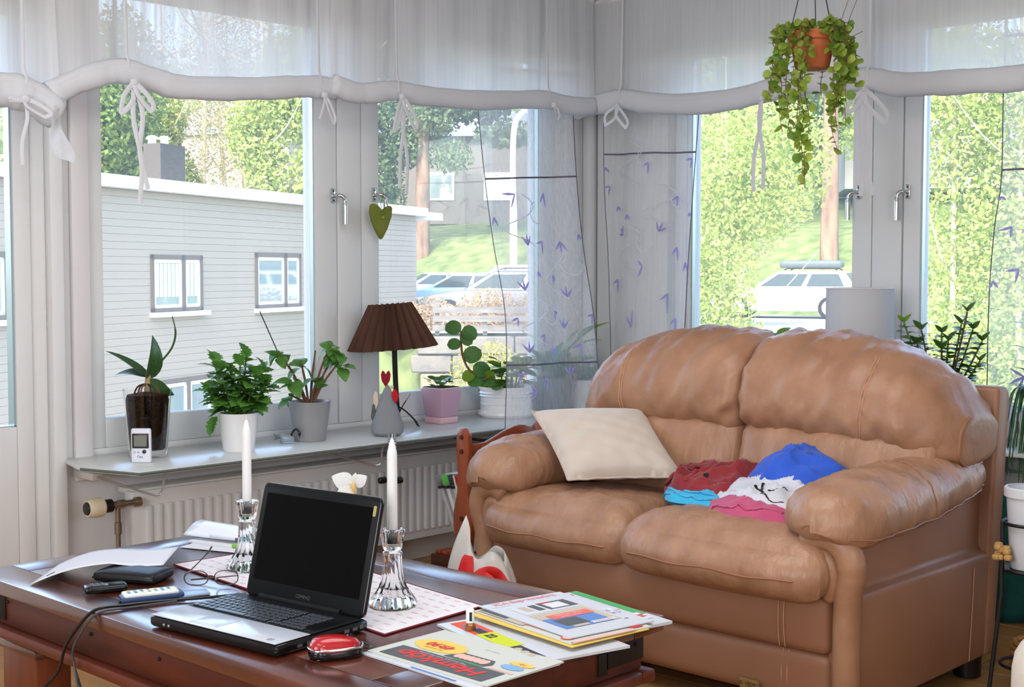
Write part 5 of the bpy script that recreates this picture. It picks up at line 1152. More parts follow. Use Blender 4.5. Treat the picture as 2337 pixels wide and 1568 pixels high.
# ------------------------------------------------------------------ wooden magazine rack
rk = thing('magazine_rack', 'curvy cherry wood magazine rack between sofa arm and radiator', 'rack', (3.45, 3.36, 0))
pf = [(-.032, 0), (-.022, .03), (-.012, .10), (-.020, .16), (-.030, .24), (-.046, .31), (-.044, .36), (-.026, .43), (-.022, .50), (-.030, .58), (-.028, .63), (-.010, .655), (.012, .655), (.030, .635), (.034, .58), (.028, .50), (.030, .42), (.046, .34), (.044, .28), (.034, .22), (.034, .12), (.028, .04), (.020, 0)]
def post(c, ex_, nn_): MB().prism(pf, -.011, .011, lambda a, b_, h: Vector(c) + Vector(ex_) * a + Vector((0, 0, b_)) + Vector(nn_) * h).build('curved_post', RACKW, rk, bevel=.005)
PX = (3.27, 3.345, 0)
for (cx, cy) in ((3.27, 3.345), (3.66, 3.345)): post((cx, cy, 0), (0, -1, 0), (1, 0, 0))
rail = [(3.278, .600), (3.36, .600), (3.47, .635), (3.56, .645), (3.652, .60), (3.652, .56), (3.56, .60), (3.47, .59), (3.36, .555), (3.278, .555)]
rl = cr([(a, b_, 0) for a, b_ in rail[:5]], 5) + cr([(a, b_, 0) for a, b_ in rail[5:]], 5)
for yy in (3.325,): MB().prism([(q.x, q.y) for q in rl], yy, yy + .016, lambda a, b_, h: (a, h, b_)).build('wavy_rail', RACKW, rk, bevel=.003)
for (cx) in (3.285, 3.645): MB().box(cx - .012, cx + .012, 3.33, 3.52, .14, .19).build('cross_bar', mat('dark_wood', c8(70, 36, 26), .4, .4), rk, bevel=.003)
for i in range(5): MB().box(3.29, 3.64, 3.345 + i * .036, 3.37 + i * .036, .19, .202).build('bottom_slat', RACKW, rk, bevel=.002)
for zz_ in (.575, .625, .34):
    MB().lathe([(0, -.006), (.008, -.005), (.009, 0)], (3.259, 3.345, zz_), 10, axis='x').build('wood_plug', MATS['dark_wood'], rk)
for i, (lab, c1, c2) in enumerate((('magazine with red and yellow cover stripes leaning out of the rack', (214, 210, 204), (196, 50, 50)), ('striped black and white magazine in the rack', (196, 196, 198), (60, 62, 66)), ('magazine with a green cover corner in the rack', (214, 214, 216), (96, 176, 64)), ('plain grey magazine at the back of the rack', (176, 176, 178), (120, 118, 120)))):
    y0 = 3.362 + i * .026; tilt = R(20 + 2 * i)
    g = thing('magazine', lab, 'magazine', (3.51, y0, .205), (tilt * -1, 0, 0), group='magazines in the wooden rack')
    MB().rbox((0, .01, .145), (.155 if i else .172, .009, .142 if i != 1 else .13), .004, 4).build('pages', mat('mag_paper_%d' % i, c8(*c1), .5, .4), g)
    MB().box(-.178, -.120, -.0005, .0006, .245, .284).build('cover_print', mat('mag_print_%d' % i, c8(*c2), .5, .4), g)
    MB().box(-.178, -.10, -.0008, .0003, .232, .243).build('cover_print', YELP if i == 0 else DKP, g)
# plastic bag on the floor
BX, BY = 2.815, 2.79
bg_ = thing('plastic_bag', 'white plastic carrier bag with red print on the floor by the sofa', 'bag', (BX, BY, 0))
BAGM = mat('white_plastic_film', c8(226, 222, 216), .3, .5, translucent=.25)
def bag(u, v):
    a = 2 * math.pi * u; r0 = .105 + .02 * math.sin(v * 3.1) - .045 * v ** 3
    zt_ = .36 + .105 * max(0, math.cos(a - 2.45)) ** 4 + .02 * math.cos(a * 3)
    k_ = 1 + .08 * math.sin(a * 5 + v * 4) + .04 * math.sin(a * 11 - v * 7)
    return Vector((BX + r0 * .85 * k_ * math.cos(a), BY + r0 * k_ * math.sin(a), .002 + v * zt_))
MB().grid(bag, 48, 14, closed=True).build('bag_film', BAGM, bg_, smooth=60, solid=.0012)
def bagp(u, v): q = bag(u, v); c0 = Vector((BX, BY, q.z)); return q + (q - c0).normalized() * .008
BRED = mat('bag_red_print', c8(204, 30, 32), .4, .4)
for poly in ([(.46, .55), (.485, .80), (.50, .95), (.525, .80)], [(.46, .56), (.53, .80), (.60, .88), (.66, .70), (.70, .55)], [(.60, .88), (.68, .84), (.73, .70)]):
    MB().tube([bagp(q.x, q.y) for q in cr([(a, b_, 0) for a, b_ in poly], 8)], .016, 6, flat=(1, .3), up=(-.7, -.7, 0)).build('red_print', BRED, bg_)
MB().tube([bagp(.61 + .05 * t / 8, .74 - .08 * t / 8) for t in range(9)], .008, 6, flat=(1, .3), up=(-.7, -.7, 0)).build('black_print', DARK, bg_)
# ------------------------------------------------------------------ hanging plant
hx, hy, hz = 3.81, 2.305, 1.845
hp_ = thing('hanging_plant', 'trailing yellow-green creeper in a hanging terracotta pot', 'plant', (hx, hy, hz))
pot(hp_, [(.050, 0), (.054, .004), (.070, .085), (.077, .088), (.079, .115)], (hx, hy, hz), TERRA, soil=.01)
for a in (.4, 2.5, 4.6): MB().tube([(hx + .076 * math.cos(a), hy + .076 * math.sin(a), hz + .11), (hx, hy, hz + .42)], .0016, 5).build('hanging_wire', DARKM, hp_)
MB().tube([(hx, hy, hz + .42), (hx, hy, ZC)], .003, 5).build('ceiling_hook', DARKM, hp_)
r_ = random.Random(5); IV = [leaf_mesh('leaf', L_IVY, 1.0, .1, .15, 'round', 5), leaf_mesh('leaf', leafm('trailing_leaf_dark', (84, 124, 38), (120, 152, 52), .4), .95, .1, .15, 'round', 5)]
cnt = 0; extra = MB()
strands = []
e = Vector((.69, -.724, 0)); nn = Vector((-.724, -.69, 0))
for (lat, fr, ln_) in ((-.13, .02, .23), (-.12, -.03, .22), (-.105, .04, .17), (-.09, .06, .30), (-.085, -.04, .34), (-.07, .05, .26), (-.06, -.06, .33), (-.045, .09, .36), (-.02, -.08, .20), (.035, .09, .10), (.04, -.08, .20), (.055, .08, .27), (.065, .075, .34), (.075, .04, .26), (.08, .06, .31), (.09, -.04, .22), (.10, .05, .18), (.115, .02, .17), (.125, -.02, .12), (.10, -.06, .16), (-.05, .095, .46), (-.035, .09, .52), (-.062, .09, .40), (.05, .09, .40), (-.11, .0, .13), (.12, .03, .2), (.09, .07, .24)):
    a0 = Vector((hx, hy, hz + .115)) + e * lat * .45 + nn * fr * .5
    a1 = Vector((hx, hy, hz + .125 + r_.uniform(-.01, .02))) + e * lat * .85 + nn * fr * .9
    q = [a0, a1]; dz = ln_; n_ = 5
    for k_ in range(1, n_ + 1):
        q.append(a1 + e * (lat * .22 * min(1, k_ / 2) + r_.uniform(-.012, .012)) + nn * (fr * .15 + r_.uniform(-.008, .008)) - Vector((0, 0, dz * k_ / n_)))
    q = cr(q, 5); MB().tube(q, .0012, 4).build('vine', STEMB, hp_)
    L_ = sum((q[i + 1] - q[i]).length for i in range(len(q) - 1)); nl = int(L_ / .0155)
    for i in range(nl):
        t = (i + .3) / nl * (len(q) - 1); k_ = min(int(t), len(q) - 2); pos = q[k_].lerp(q[k_ + 1], t - k_)
        a = r_.uniform(0, 6.28); d = Vector((math.cos(a), math.sin(a), r_.uniform(-.6, .4))); l_ = r_.uniform(.020, .034)
        strands.append((pos, d, l_))
for i in range(90):
    a = r_.uniform(0, 6.28); rr = .095 * math.sqrt(r_.random()); strands.append((Vector((hx + rr * math.cos(a), hy + rr * math.sin(a), hz + .115 + r_.uniform(0, .045) * (1 - rr * 5))), Vector((math.cos(a), math.sin(a), r_.uniform(.0, .9))), r_.uniform(.018, .028)))
for i, (pos, d, l_) in enumerate(strands):
    roll = r_.uniform(-.8, .8); mx = leaf_matrix(hp_, pos, d, l_, roll, up=tuple(nn + Vector((0, 0, .6))))
    if i % max(1, len(strands) // 300 + 1) == 0 and cnt < 298: piece('leaf', IV[i % 2], hp_, mx); cnt += 1
    else:
        me = IV[i % 2]; extra.add([mx @ v_.co + org(hp_) for v_ in me.vertices], [tuple(p_.vertices) for p_ in me.polygons])
o = extra.build('leaves', L_IVY, hp_, smooth=180); o['kind'] = 'stuff'
for (a, b_, c3) in ((.11, .02, .12), (.13, .05, .02), (.09, -.02, .14)): MB().tube(cr([Vector((hx, hy, hz + .12)) + e * .06, Vector((hx, hy, hz + .10)) + e * (a - .02), Vector((hx, hy, hz + .10 + c3)) + e * (a + .03)], 6), .0009, 4).build('bare_tendril', STEMB, hp_)
# ------------------------------------------------------------------ behind and right of the sofa
lw = thing('table_lamp', 'white cylinder-shade lamp on the shelf behind the sofa', 'lamp', (4.67, 2.605, ZS))
SHW = mat('white_lamp_shade', c8(240, 240, 243), .8, .2, translucent=.45)
MB().lathe([(.128, .30), (.126, .555)], (4.67, 2.605, ZS), 40).build('lamp_shade', SHW, lw, solid=.002)
for zz_ in (.30, .555): MB().tube([(4.67 + .127 * math.cos(2 * math.pi * i / 32), 2.605 + .127 * math.sin(2 * math.pi * i / 32), ZS + zz_) for i in range(33)], .003, 5).build('shade_ring', WHITE, lw)
MB().lathe([(0, 0), (.07, 0), (.07, .012), (.02, .022), (.014, .05), (.03, .12), (.034, .17), (.02, .23), (.010, .26), (.010, .42), (0, .42)], (4.67, 2.605, ZS), 24).build('lamp_base', CERW, lw)
MB().tube([(4.67 - .12, 2.605, ZS + .42), (4.67 + .12, 2.605, ZS + .42)], .002, 4).build('shade_spider', WIRE, lw)
jp = thing('jade_plant', 'jade plant with small paired leaves behind the right sofa back', 'plant', (4.64, 2.25, ZS))
pot(jp, [(.06, 0), (.064, .005), (.082, .13), (.085, .14)], (4.64, 2.25, ZS), TERRA, soil=.012)
JL = leaf_mesh('leaf', L_JADE, .55, .15, .15, 'ovate', 6); JY = leaf_mesh('leaf', L_YEL, .6, .15, .15, 'ovate', 6); c0 = Vector((4.64, 2.25, ZS + .13))
for k_, (dy, h, dx) in enumerate(((.155, .30, 0), (.075, .275, -.02), (.02, .265, .03), (-.02, .21, -.05), (-.06, .30, .02), (-.10, .345, -.02), (-.135, .24, .03), (-.09, .28, .05), (-.15, .17, -.02), (.11, .22, .02), (-.04, .24, -.04))):
    q = cr([c0, c0 + Vector((dx * .5, dy * .55, h * .45)), c0 + Vector((dx, dy, h))], 6); MB().tube(q, [.005] * 7 + [.0035] * 6, 6).build('stem', STEMB if k_ % 2 else STEMG, jp)
    for i in range(12):
        t = .34 + .66 * i / 11; kk = min(int(t * (len(q) - 1)), len(q) - 2); pos = q[kk].lerp(q[kk + 1], t * (len(q) - 1) - kk)
        for s_ in (-1, 1):
            a = (math.pi / 2) * (i % 2) + 1.2; d = Vector((math.cos(a) * s_, math.sin(a) * s_, .25 + .9 * (i == 11)))
            piece('leaf', JY if (k_ * 7 + i) % 11 == 0 else JL, jp, leaf_matrix(jp, pos, d, .050 * r_.uniform(.8, 1.15), r_.uniform(-.3, .3)))
gp = thing('potted_plant', 'low green plant just peeping over the left sofa back', 'plant', (4.66, 2.98, ZS))
pot(gp, [(.05, 0), (.053, .005), (.066, .11), (.068, .12)], (4.66, 2.98, ZS), CERW, soil=.012)
for i in range(26):
    a = i * 2.4; piece('leaf', PLy if i % 2 else PL, gp, leaf_matrix(gp, (4.66 + .03 * math.cos(a), 2.98 + .03 * math.sin(a), ZS + .11 + r_.uniform(0, .25)), (math.cos(a) * .6, math.sin(a) * .6, .5), r_.uniform(.05, .075), 0))
for i in range(6): MB().tube([(4.66, 2.98, ZS + .10), (4.66 + .04 * math.cos(i), 2.98 + .04 * math.sin(i), ZS + .37)], .003, 5).build('stem', STEMG, gp)
spd = thing('spider_plant', 'grassy spider plant drooping at the right edge of the window shelf', 'plant', (4.62, 1.88, ZS))
pot(spd, [(.055, 0), (.058, .005), (.078, .125), (.082, .135)], (4.62, 1.88, ZS), CERW, soil=.012)
GL = leaf_mesh('leaf', L_DARK, .055, .2, 0, 'strap', 8)
for i in range(54):
    a = i * 2.4 + r_.uniform(-.3, .3); c0 = Vector((4.62, 1.88, ZS + .12)); L0 = r_.uniform(.16, .30); out = r_.uniform(.05, .11)
    d = Vector((math.cos(a), math.sin(a), 0))
    if d.x > .3: d.x *= .5
    q = cr([c0, c0 + d * out * .5 + Vector((0, 0, .09)), c0 + d * out + Vector((0, 0, .08)), c0 + d * (out + .03) + Vector((0, 0, -L0 * .4)), c0 + d * (out + .045) + Vector((0, 0, -L0))], 5)
    MB().tube(q, [.0045] * 14 + [.003] * 4 + [.0015] * 3, 4, flat=(1, .25), up=tuple(d)).build('leaf', L_DARK, spd)
ap = thing('potted_plant', 'broad-leaved plant blurred behind the rightmost sheer curtain', 'plant', (4.78, 1.96, ZS))
pot(ap, [(.04, 0), (.043, .005), (.055, .10), (.057, .11)], (4.78, 1.96, ZS), CERG, soil=.01)
for i in range(20):
    a = i * 2.4; piece('leaf', JL, ap, leaf_matrix(ap, (4.78 + .02 * math.cos(a), 1.96 + .03 * math.sin(a), ZS + .10 + .017 * i), (math.cos(a) * .5, math.sin(a), .3), r_.uniform(.06, .085), 0))
MB().tube([(4.78, 1.96, ZS + .09), (4.78, 1.96, ZS + .45)], .004, 5).build('stem', STEMB, ap)
# green cloth below the window
gc = thing('green_cloth', 'dark teal green cloth hanging down below the right window shelf', 'cloth', (4.46, 1.9, 0))
def gcl(u, v): return Vector((4.47 + .02 * math.sin(u * 26) + .008 * math.sin(u * 57 + v * 4), 2.32 - .9 * u, .445 - .44 * v))
MB().grid(gcl, 70, 10).build('hanging_cloth', mat('teal_green_cloth', c8(34, 92, 84), .9, .2, var=(c8(26, 72, 74), 8), bump=(30, .3, .01)), gc, smooth=60, solid=.003)
MB().tube([(4.47, 2.34, .447), (4.47, 1.40, .447)], .006, 6).build('hanging_rod', DARKM, gc)
for yy in (2.33, 1.41): MB().box(4.46, 4.62, yy - .004, yy + .004, .443, .566).build('rod_bracket', DARKM, gc)
# plant stand with bucket
st_ = thing('plant_stand', 'black metal plant stand at the right edge beside the sofa', 'stand', (3.70, 1.50, 0))
sx_, sy_ = 3.70, 1.525
for zz_ in (.50, .37, .10):
    MB().tube([(sx_ + .075 * math.cos(2 * math.pi * i / 24), sy_ + .075 * math.sin(2 * math.pi * i / 24), zz_) for i in range(25)], .005, 6).build('ring', DARKM, st_)
for a in (2.30, 4.4, .2): MB().tube([(sx_ + .11 * math.cos(a), sy_ + .11 * math.sin(a), 0), (sx_ + .078 * math.cos(a), sy_ + .078 * math.sin(a), .30), (sx_ + .078 * math.cos(a), sy_ + .078 * math.sin(a), .505)], .006, 6).build('leg', DARKM, st_)
MB().lathe([(0, .366), (.074, .366), (.074, .372), (0, .372)], (sx_, sy_, 0), 24).build('tray', DARKM, st_)
bu = thing('plastic_bucket', 'white plastic bucket sitting in the black plant stand', 'bucket', (sx_, sy_, .373))
pot(bu, [(.052, 0), (.054, .003), (.066, .20), (.073, .202), (.073, .225), (.070, .228)], (sx_, sy_, .373), mat('white_bucket_plastic', c8(214, 216, 222), .4, .4))
fl = thing('dried_flowers', 'little dried yellow brown flowers tucked in the stand', 'flowers', (sx_ - .07, sy_ + .05, .36))
for i in range(14): MB().rbox((sx_ - .070 + r_.uniform(-.02, .012), sy_ + .045 + r_.uniform(-.02, .02), .425 + r_.uniform(-.02, .02)), (.011, .011, .009), .008, 4).build('flower_head', mat('dried_yellow', c8(190, 150, 96), .9, .1) if i == 0 else MATS['dried_yellow'], fl)
MB().tube([(sx_ - .070, sy_ + .04, .373), (sx_ - .07, sy_ + .045, .42)], .002, 4).build('stem', STEMB, fl)
bk = thing('wicker_basket', 'small round wicker basket on the floor beside the sofa foot', 'basket', (3.86, 1.56, 0))
WICK = mat('wicker', c8(178, 128, 74), .8, .2, var=(c8(140, 96, 52), 40), bump=(90, .5, .006))
for i in range(9): MB().tube([(3.86 + (.062 + .012 * math.sin(i * .35)) * math.cos(2 * math.pi * k_ / 24), 1.56 + (.062 + .012 * math.sin(i * .35)) * math.sin(2 * math.pi * k_ / 24), .008 + i * .014) for k_ in range(25)], .008, 6).build('wicker_coil', WICK, bk)
MB().lathe([(0, .002), (.06, .002), (.06, .006), (0, .006)], (3.86, 1.56, 0), 20).build('basket_base', WICK, bk)
ch = thing('upholstered_chair', 'cream fabric chair edge cut off at the lower right corner', 'chair', (2.72, 1.0, 0))
CRE = mat('cream_upholstery', c8(214, 204, 190), .9, .15, bump=(60, .2, .006), var=(c8(204, 190, 176), 10))
MB().rbox((2.88, .985, .36), (.30, .14, .14), .10, 12, (0, .02, .02)).build('arm', CRE, ch, smooth=180); MB().rbox((2.90, .62, .24), (.30, .28, .10), .06, 10).build('seat', CRE, ch, smooth=180)
for a, b_ in ((2.66, 1.02), (3.14, 1.02), (2.66, .42), (3.14, .42)): MB().box(a - .02, a + .02, b_ - .02, b_ + .02, 0, .25).build('leg', LEGW, ch, bevel=.004)
# unseen disc added as a body for the ceiling fill light
cl = thing('fill_light_disc', 'added flat white disc for the unseen fill light above the coffee table', 'lamp', (2.1, 2.0, ZC))
MB().lathe([(0, -.03), (.80, -.03), (.85, 0), (0, 0)], (2.1, 2.0, ZC), 40).build('added_disc', WHITE, cl)
# ------------------------------------------------------------------ outside: ground
GRASS = mat('lawn_grass', c8(84, 100, 56), .9, .1, var=(c8(126, 136, 84), 1.6), bump=(3, .6, .15), detail=9)
ASPH = mat('pale_asphalt', c8(140, 138, 135), .9, .2, var=(c8(158, 156, 150), .4))
def ground_h(x, y):
    s = (x + y) * .7071 - 31; a = math.degrees(math.atan2(y, x))
    h = -3.2 + 2.95 * min(1, max(0, (s + .1) / .4))
    st0 = 12 + max(-2, min(14, (a - 30) / 17 * 11)); t = s - st0
    if t > 0: h += min(t, 8) * .36 + max(0, t - 8) * .13
    return h
b = MB(); n = 90
b.grid(lambda u, v: (lambda x, y: Vector((x, y, ground_h(x, y))))(5.5 + 120 * u ** 1.25, 4.8 + 120 * v ** 1.25), n, n)
b.build('ground', GRASS, None, smooth=60)['kind'] = 'structure'
b = MB()
def rd(u, v):
    a = R(26 + 26 * u); s0 = 31.4 + v * (12 + max(-2, min(14, (26 + 26 * u - 30) / 17 * 11)) - .6); d = s0 / (.7071 * (math.cos(a) + math.sin(a))); x, y = d * math.cos(a), d * math.sin(a)
    return Vector((x, y, -.235))
b.grid(rd, 20, 8); b.build('parking_lot', ASPH, None, smooth=0)['kind'] = 'structure'
b = MB(); b.quad((5.3, 5.3, -3.185), (40, 4.6, -3.185), (10, 33.5, -3.185), (5.3, 45, -3.185)); b.build('bounce_sheet', mat('bounce_sheet_grey', c8(150, 148, 142), .9, .1), None, smooth=0)['kind'] = 'structure'  # grey sheet added so the lawn bounces less green onto the facade
# stone retaining wall below the parking place, in courses of blocks
rw = thing('retaining_wall', 'grey stone block retaining wall below the parked cars', 'wall', (21.5, 22.3, -3.2))
STO = mat('grey_stone', c8(128, 122, 112), .9, .2, var=(c8(96, 96, 94), 1.5), bump=(6, .5, .05)); STO2 = mat('brown_stone', c8(142, 128, 102), .9, .2, var=(c8(110, 104, 92), 1.5), bump=(6, .5, .05))
rr_ = random.Random(3); P0 = Vector((18.2, 25.5, 0)); du = Vector((.7071, -.7071, 0)); nv = Vector((-.7071, -.7071, 0))
for j in range(7):
    s = 3.9 - rr_.random() * .3
    while s < 9.5:
        w_ = rr_.uniform(.7, 1.5); c = P0 + du * (s + w_ / 2) + nv * rr_.uniform(0, .06) + Vector((0, 0, -3.0 + j * .42))
        MB().obox(c, (w_ - .03, .5, .395), (0, 0, R(-45))).build('stone_block', STO if rr_.random() < .6 else STO2, rw, bevel=.03, seg=1); s += w_
# slatted fence on top of it
fe = thing('fence', 'weathered board fence on top of the stone wall', 'fence', (20.5, 23.2, -.25))
FEM = mat('weathered_wood', c8(120, 118, 114), .9, .2, var=(c8(96, 92, 90), 2), stretch=(1, 1, 6))
for k in range(5): MB().obox(P0 + du * (4.2 + k * 1.1) + Vector((.12, .12, .12)), (.10, .10, .75), (0, 0, R(-45))).build('fence_post', FEM, fe)
for z_ in (0, .22, .42): MB().obox(P0 + du * 6.4 + Vector((.05, .05, -.1 + z_)), (4.6, .03, .14), (0, 0, R(-45))).build('fence_board', FEM, fe)
# ------------------------------------------------------------------ neighbouring house
SID = mat('pale_grey_siding', c8(160, 151, 137), .8, .2); SID2 = mat('pale_grey_siding_joint', c8(140, 132, 120), .8, .2)
FRAMEB = mat('brown_window_frame', c8(104, 94, 84), .6, .3); WOUT = mat('outdoor_white', c8(236, 240, 246), .5, .3); CHIM = mat('dark_sheet_metal', c8(62, 56, 50), .6, .3); WGL = mat('far_window_glass', c8(150, 168, 170), .04, .8, metal=.35); CURT = mat('far_curtain', c8(225, 225, 220), .9, .1)
hb = thing('neighbour_house', 'pale grey house with horizontal siding and flat white-edged roof', 'building', (12.3, 21.75, -3.2))
HU = Vector((.917, .398, 0)).normalized(); HN = Vector((HU.y, -HU.x, 0)); HP = Vector((12.3, 21.75, 0)); ang = math.atan2(HU.y, HU.x)
def hbox(s0, s1, d0, d1, z0, z1):      # along the facade, outwards, up
    m = MB(); pts = [HP + HU * s + HN * d + Vector((0, 0, z)) for z in (z0, z1) for s, d in ((s0, d0), (s1, d0), (s1, d1), (s0, d1))]
    return m.add(pts, [(0, 3, 2, 1), (4, 5, 6, 7), (0, 1, 5, 4), (1, 2, 6, 5), (2, 3, 7, 6), (3, 0, 4, 7)])
hbox(-9, 13.6, -8, -.03, -3.3, 2.72).build('wall_core', SID2, hb, smooth=0)
zb = -3.25; bm_ = None
while zb < 2.70:
    if bm_ is None: o = hbox(-9, 13.6, -.03, 0, zb, zb + .131).build('siding_board', SID, hb, bevel=.003, seg=1); bm_ = o.data; z00 = zb
    else: o = bpy.data.objects.new('siding_board', bm_); COL.objects.link(o); o.parent = hb; o.location = (0, 0, zb - z00)
    zb += .135
rf = hbox(-9.3, 13.9, -8.3, .22, 2.70, 2.92).build('roof_edge', WOUT, hb, smooth=0)
hbox(13.9, 14.9, -4, .22, 2.62, 2.82).build('roof_overhang', WOUT, hb, smooth=0)
def hwin(s0, s1, z0, z1, sp_, name='window'):
    f = hbox(s0, s1, -.02, .045, z1 - .09, z1).build('window', FRAMEB, hb, smooth=0)
    for q in (hbox(s0, s1, -.02, .045, z0, z0 + .07), hbox(s0, s0 + .07, -.02, .045, z0, z1), hbox(s1 - .09, s1, -.02, .045, z0, z1), hbox(sp_ - .06, sp_ + .06, -.02, .045, z0, z1)): q.build('window_frame', FRAMEB, f, smooth=0)
    for a, b_ in ((s0 + .07, sp_ - .06), (sp_ + .06, s1 - .09)):
        for q in (hbox(a, b_, -.01, .03, z1 - .16, z1 - .09), hbox(a, b_, -.01, .03, z0 + .07, z0 + .13), hbox(a, a + .06, -.01, .03, z0 + .07, z1 - .09), hbox(b_ - .06, b_, -.01, .03, z0 + .07, z1 - .09)): q.build('white_sash', WOUT, f, smooth=0)
        hbox(a + .06, b_ - .06, 0.0, .012, z0 + .13, z1 - .16).build('pane', WGL, f, smooth=0)
    hbox(s0 - .04, s1 + .12, -.01, .14, z0 - .10, z0 - .01).build('window_sill', WOUT, f, smooth=0)
hwin(1.46, 3.16, .44, 1.52, 2.50)
for i in range(11):
    if abs(i - 7) > 0: hbox(1.62 + i * .128, 1.70 + i * .128, .012, .022, .72, 1.35).build('curtain_fold', CURT, hb, smooth=0)
hwin(5.20, 7.15, .42, 1.60, 6.45); hwin(1.50, 3.5, -1.95, -.86, 2.62); hwin(-4.2, -2.4, .44, 1.52, -3.1)
hbox(12.0, 12.65, 0, .05, -2.0, -1.35).build('meter_box', CHIM, hb, smooth=0)
hbox(7.9, 8.15, .0, .12, -.7, -.3).build('wall_lamp', WOUT, hb, smooth=0)
# chimney on the roof
cn = thing('chimney', 'dark sheet-metal chimney box with two white caps on the flat roof', 'chimney', tuple(HP + HU * 3.2 + Vector((0, 0, 2.93))))
hbox(2.85, 3.70, -1.10, -.70, 2.921, 3.74).build('chimney_box', CHIM, cn, smooth=0)
for s_, d_ in ((2.98, -.98), (3.16, -.82)):
    c = HP + HU * s_ + HN * d_; MB().lathe([(.08, 3.74), (.08, 3.82), (.12, 3.83), (.12, 3.86), (.07, 3.90), (0, 3.91)], (c.x, c.y, 0), 14).build('vent_cap', WOUT, cn)
# ------------------------------------------------------------------ trees
def fol(name, a, b, s=1.2, tl=.35): return mat(name, c8(*a), .7, .2, var=(c8(*b), s), translucent=tl)
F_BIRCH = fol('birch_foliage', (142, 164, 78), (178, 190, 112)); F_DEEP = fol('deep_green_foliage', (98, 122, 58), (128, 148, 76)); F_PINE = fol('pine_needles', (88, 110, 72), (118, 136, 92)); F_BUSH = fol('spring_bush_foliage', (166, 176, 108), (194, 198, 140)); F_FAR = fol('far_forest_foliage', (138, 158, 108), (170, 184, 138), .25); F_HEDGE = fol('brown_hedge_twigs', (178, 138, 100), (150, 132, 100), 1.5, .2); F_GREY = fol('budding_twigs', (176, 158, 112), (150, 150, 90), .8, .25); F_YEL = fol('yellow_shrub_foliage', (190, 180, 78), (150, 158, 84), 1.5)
TRUNK = mat('pine_bark', c8(146, 118, 98), .9, .1, var=(c8(96, 80, 70), 3), bump=(9, .6, .05), stretch=(1, 1, .25)); BIRK = mat('birch_bark', c8(226, 220, 208), .8, .1, var=(c8(150, 142, 132), 5), stretch=(1, 1, .5)); TWIG = mat('bare_branch', c8(206, 190, 160), .9, .1)
def crown(name, blobs, n, size, m, parent, seed):
    n, size = int(n * 1.8), size * .70
    g = np.random.default_rng(seed); V = []
    tot = sum(bl[1] * bl[2] * bl[3] for bl in blobs)
    for (c, rx, ry, rz) in blobs:
        k = max(8, int(n * rx * ry * rz / tot)); d = g.normal(size=(k, 3)); d /= np.linalg.norm(d, axis=1)[:, None]; rad = g.random(k)[:, None] ** .45
        V.append(np.array(c) + d * rad * np.array([rx, ry, rz]))
    C = np.concatenate(V); k = len(C); u = g.normal(size=(k, 3)); u /= np.linalg.norm(u, axis=1)[:, None]; w_ = np.cross(u, g.normal(size=(k, 3))); w_ /= np.linalg.norm(w_, axis=1)[:, None]
    s = size * g.uniform(.6, 1.3, (k, 1)); P = np.empty((k * 4, 3)); P[0::4] = C - u * s; P[1::4] = C + w_ * s * .55; P[2::4] = C + u * s; P[3::4] = C - w_ * s * .55
    o_ = np.array(org(parent)); me = bpy.data.meshes.new(name); me.vertices.add(k * 4); me.vertices.foreach_set('co', (P - o_).ravel()); me.loops.add(k * 4); me.loops.foreach_set('vertex_index', np.arange(k * 4)); me.polygons.add(k)
    me.polygons.foreach_set('loop_start', np.arange(0, k * 4, 4)); me.update(calc_edges=True); me.validate(); me.materials.append(m)
    o = bpy.data.objects.new(name, me); COL.objects.link(o); o.parent = parent
    if parent is None: o['kind'] = 'stuff'
    return o
def tree(name, label, base, h, r, blobs, n, size, m, bark, seed, branches=5, bend=.3, group='trees outside'):
    p = thing(name, label, 'tree', base, group=group); g = random.Random(seed); B = Vector(base)
    top = B + Vector((g.uniform(-bend, bend), g.uniform(-bend, bend), h))
    q = cr([B - Vector((0, 0, .3)), B.lerp(top, .35) + Vector((g.uniform(-bend, bend) * .5, g.uniform(-bend, bend) * .5, 0)), B.lerp(top, .7), top], 5)
    MB().tube(q, [r * (1 - .75 * i / (len(q) - 1)) for i in range(len(q))], 9).build('trunk', bark, p)
    for i in range(branches):
        t = .35 + .6 * i / branches; s = q[int(t * (len(q) - 1))]; a = g.uniform(0, 6.28); L = h * .22 * g.uniform(.7, 1.2)
        MB().tube(cr([s, s + Vector((math.cos(a) * L * .5, math.sin(a) * L * .5, L * .25)), s + Vector((math.cos(a) * L, math.sin(a) * L, L * .7))], 3), [r * .3, r * .27, r * .24, r * .2, r * .17, r * .13, r * .1], 6).build('branch', bark, p)
    if blobs: crown('crown', [((B.x + c[0], B.y + c[1], B.z + c[2]), *c[3:]) for c in blobs], n, size, m, p, seed)
    return p
def gz(x, y): return ground_h(x, y)
def T(name, label, x, y, *a, **k): return tree(name, label, (x, y, gz(x, y)), *a, **k)
# pines seen through the right windows
T('pine_tree', 'tall bare-trunked pine right of the hanging plant, beyond the white car', 42.6, 25.0, 17, .34, [(0, 0, 14, 3, 3, 3), (1, -1, 11.5, 2, 2, 1.2)], 3000, .30, F_PINE, TRUNK, 1, branches=3, bend=.25)
T('pine_tree', 'pine trunk seen just left of the hanging plant', 46.7, 31.0, 18, .34, [(0, 0, 15, 3, 3, 3.2)], 2500, .30, F_PINE, TRUNK, 2, branches=2, bend=.2)
T('pine_tree', 'slim dark pine trunk behind the hanging plant', 49.5, 31.2, 18, .30, [(0, 0, 15, 3, 3, 3.2)], 2500, .30, F_PINE, mat('grey_bark', c8(120, 112, 104), .9, .1), 3, branches=2, bend=.2)
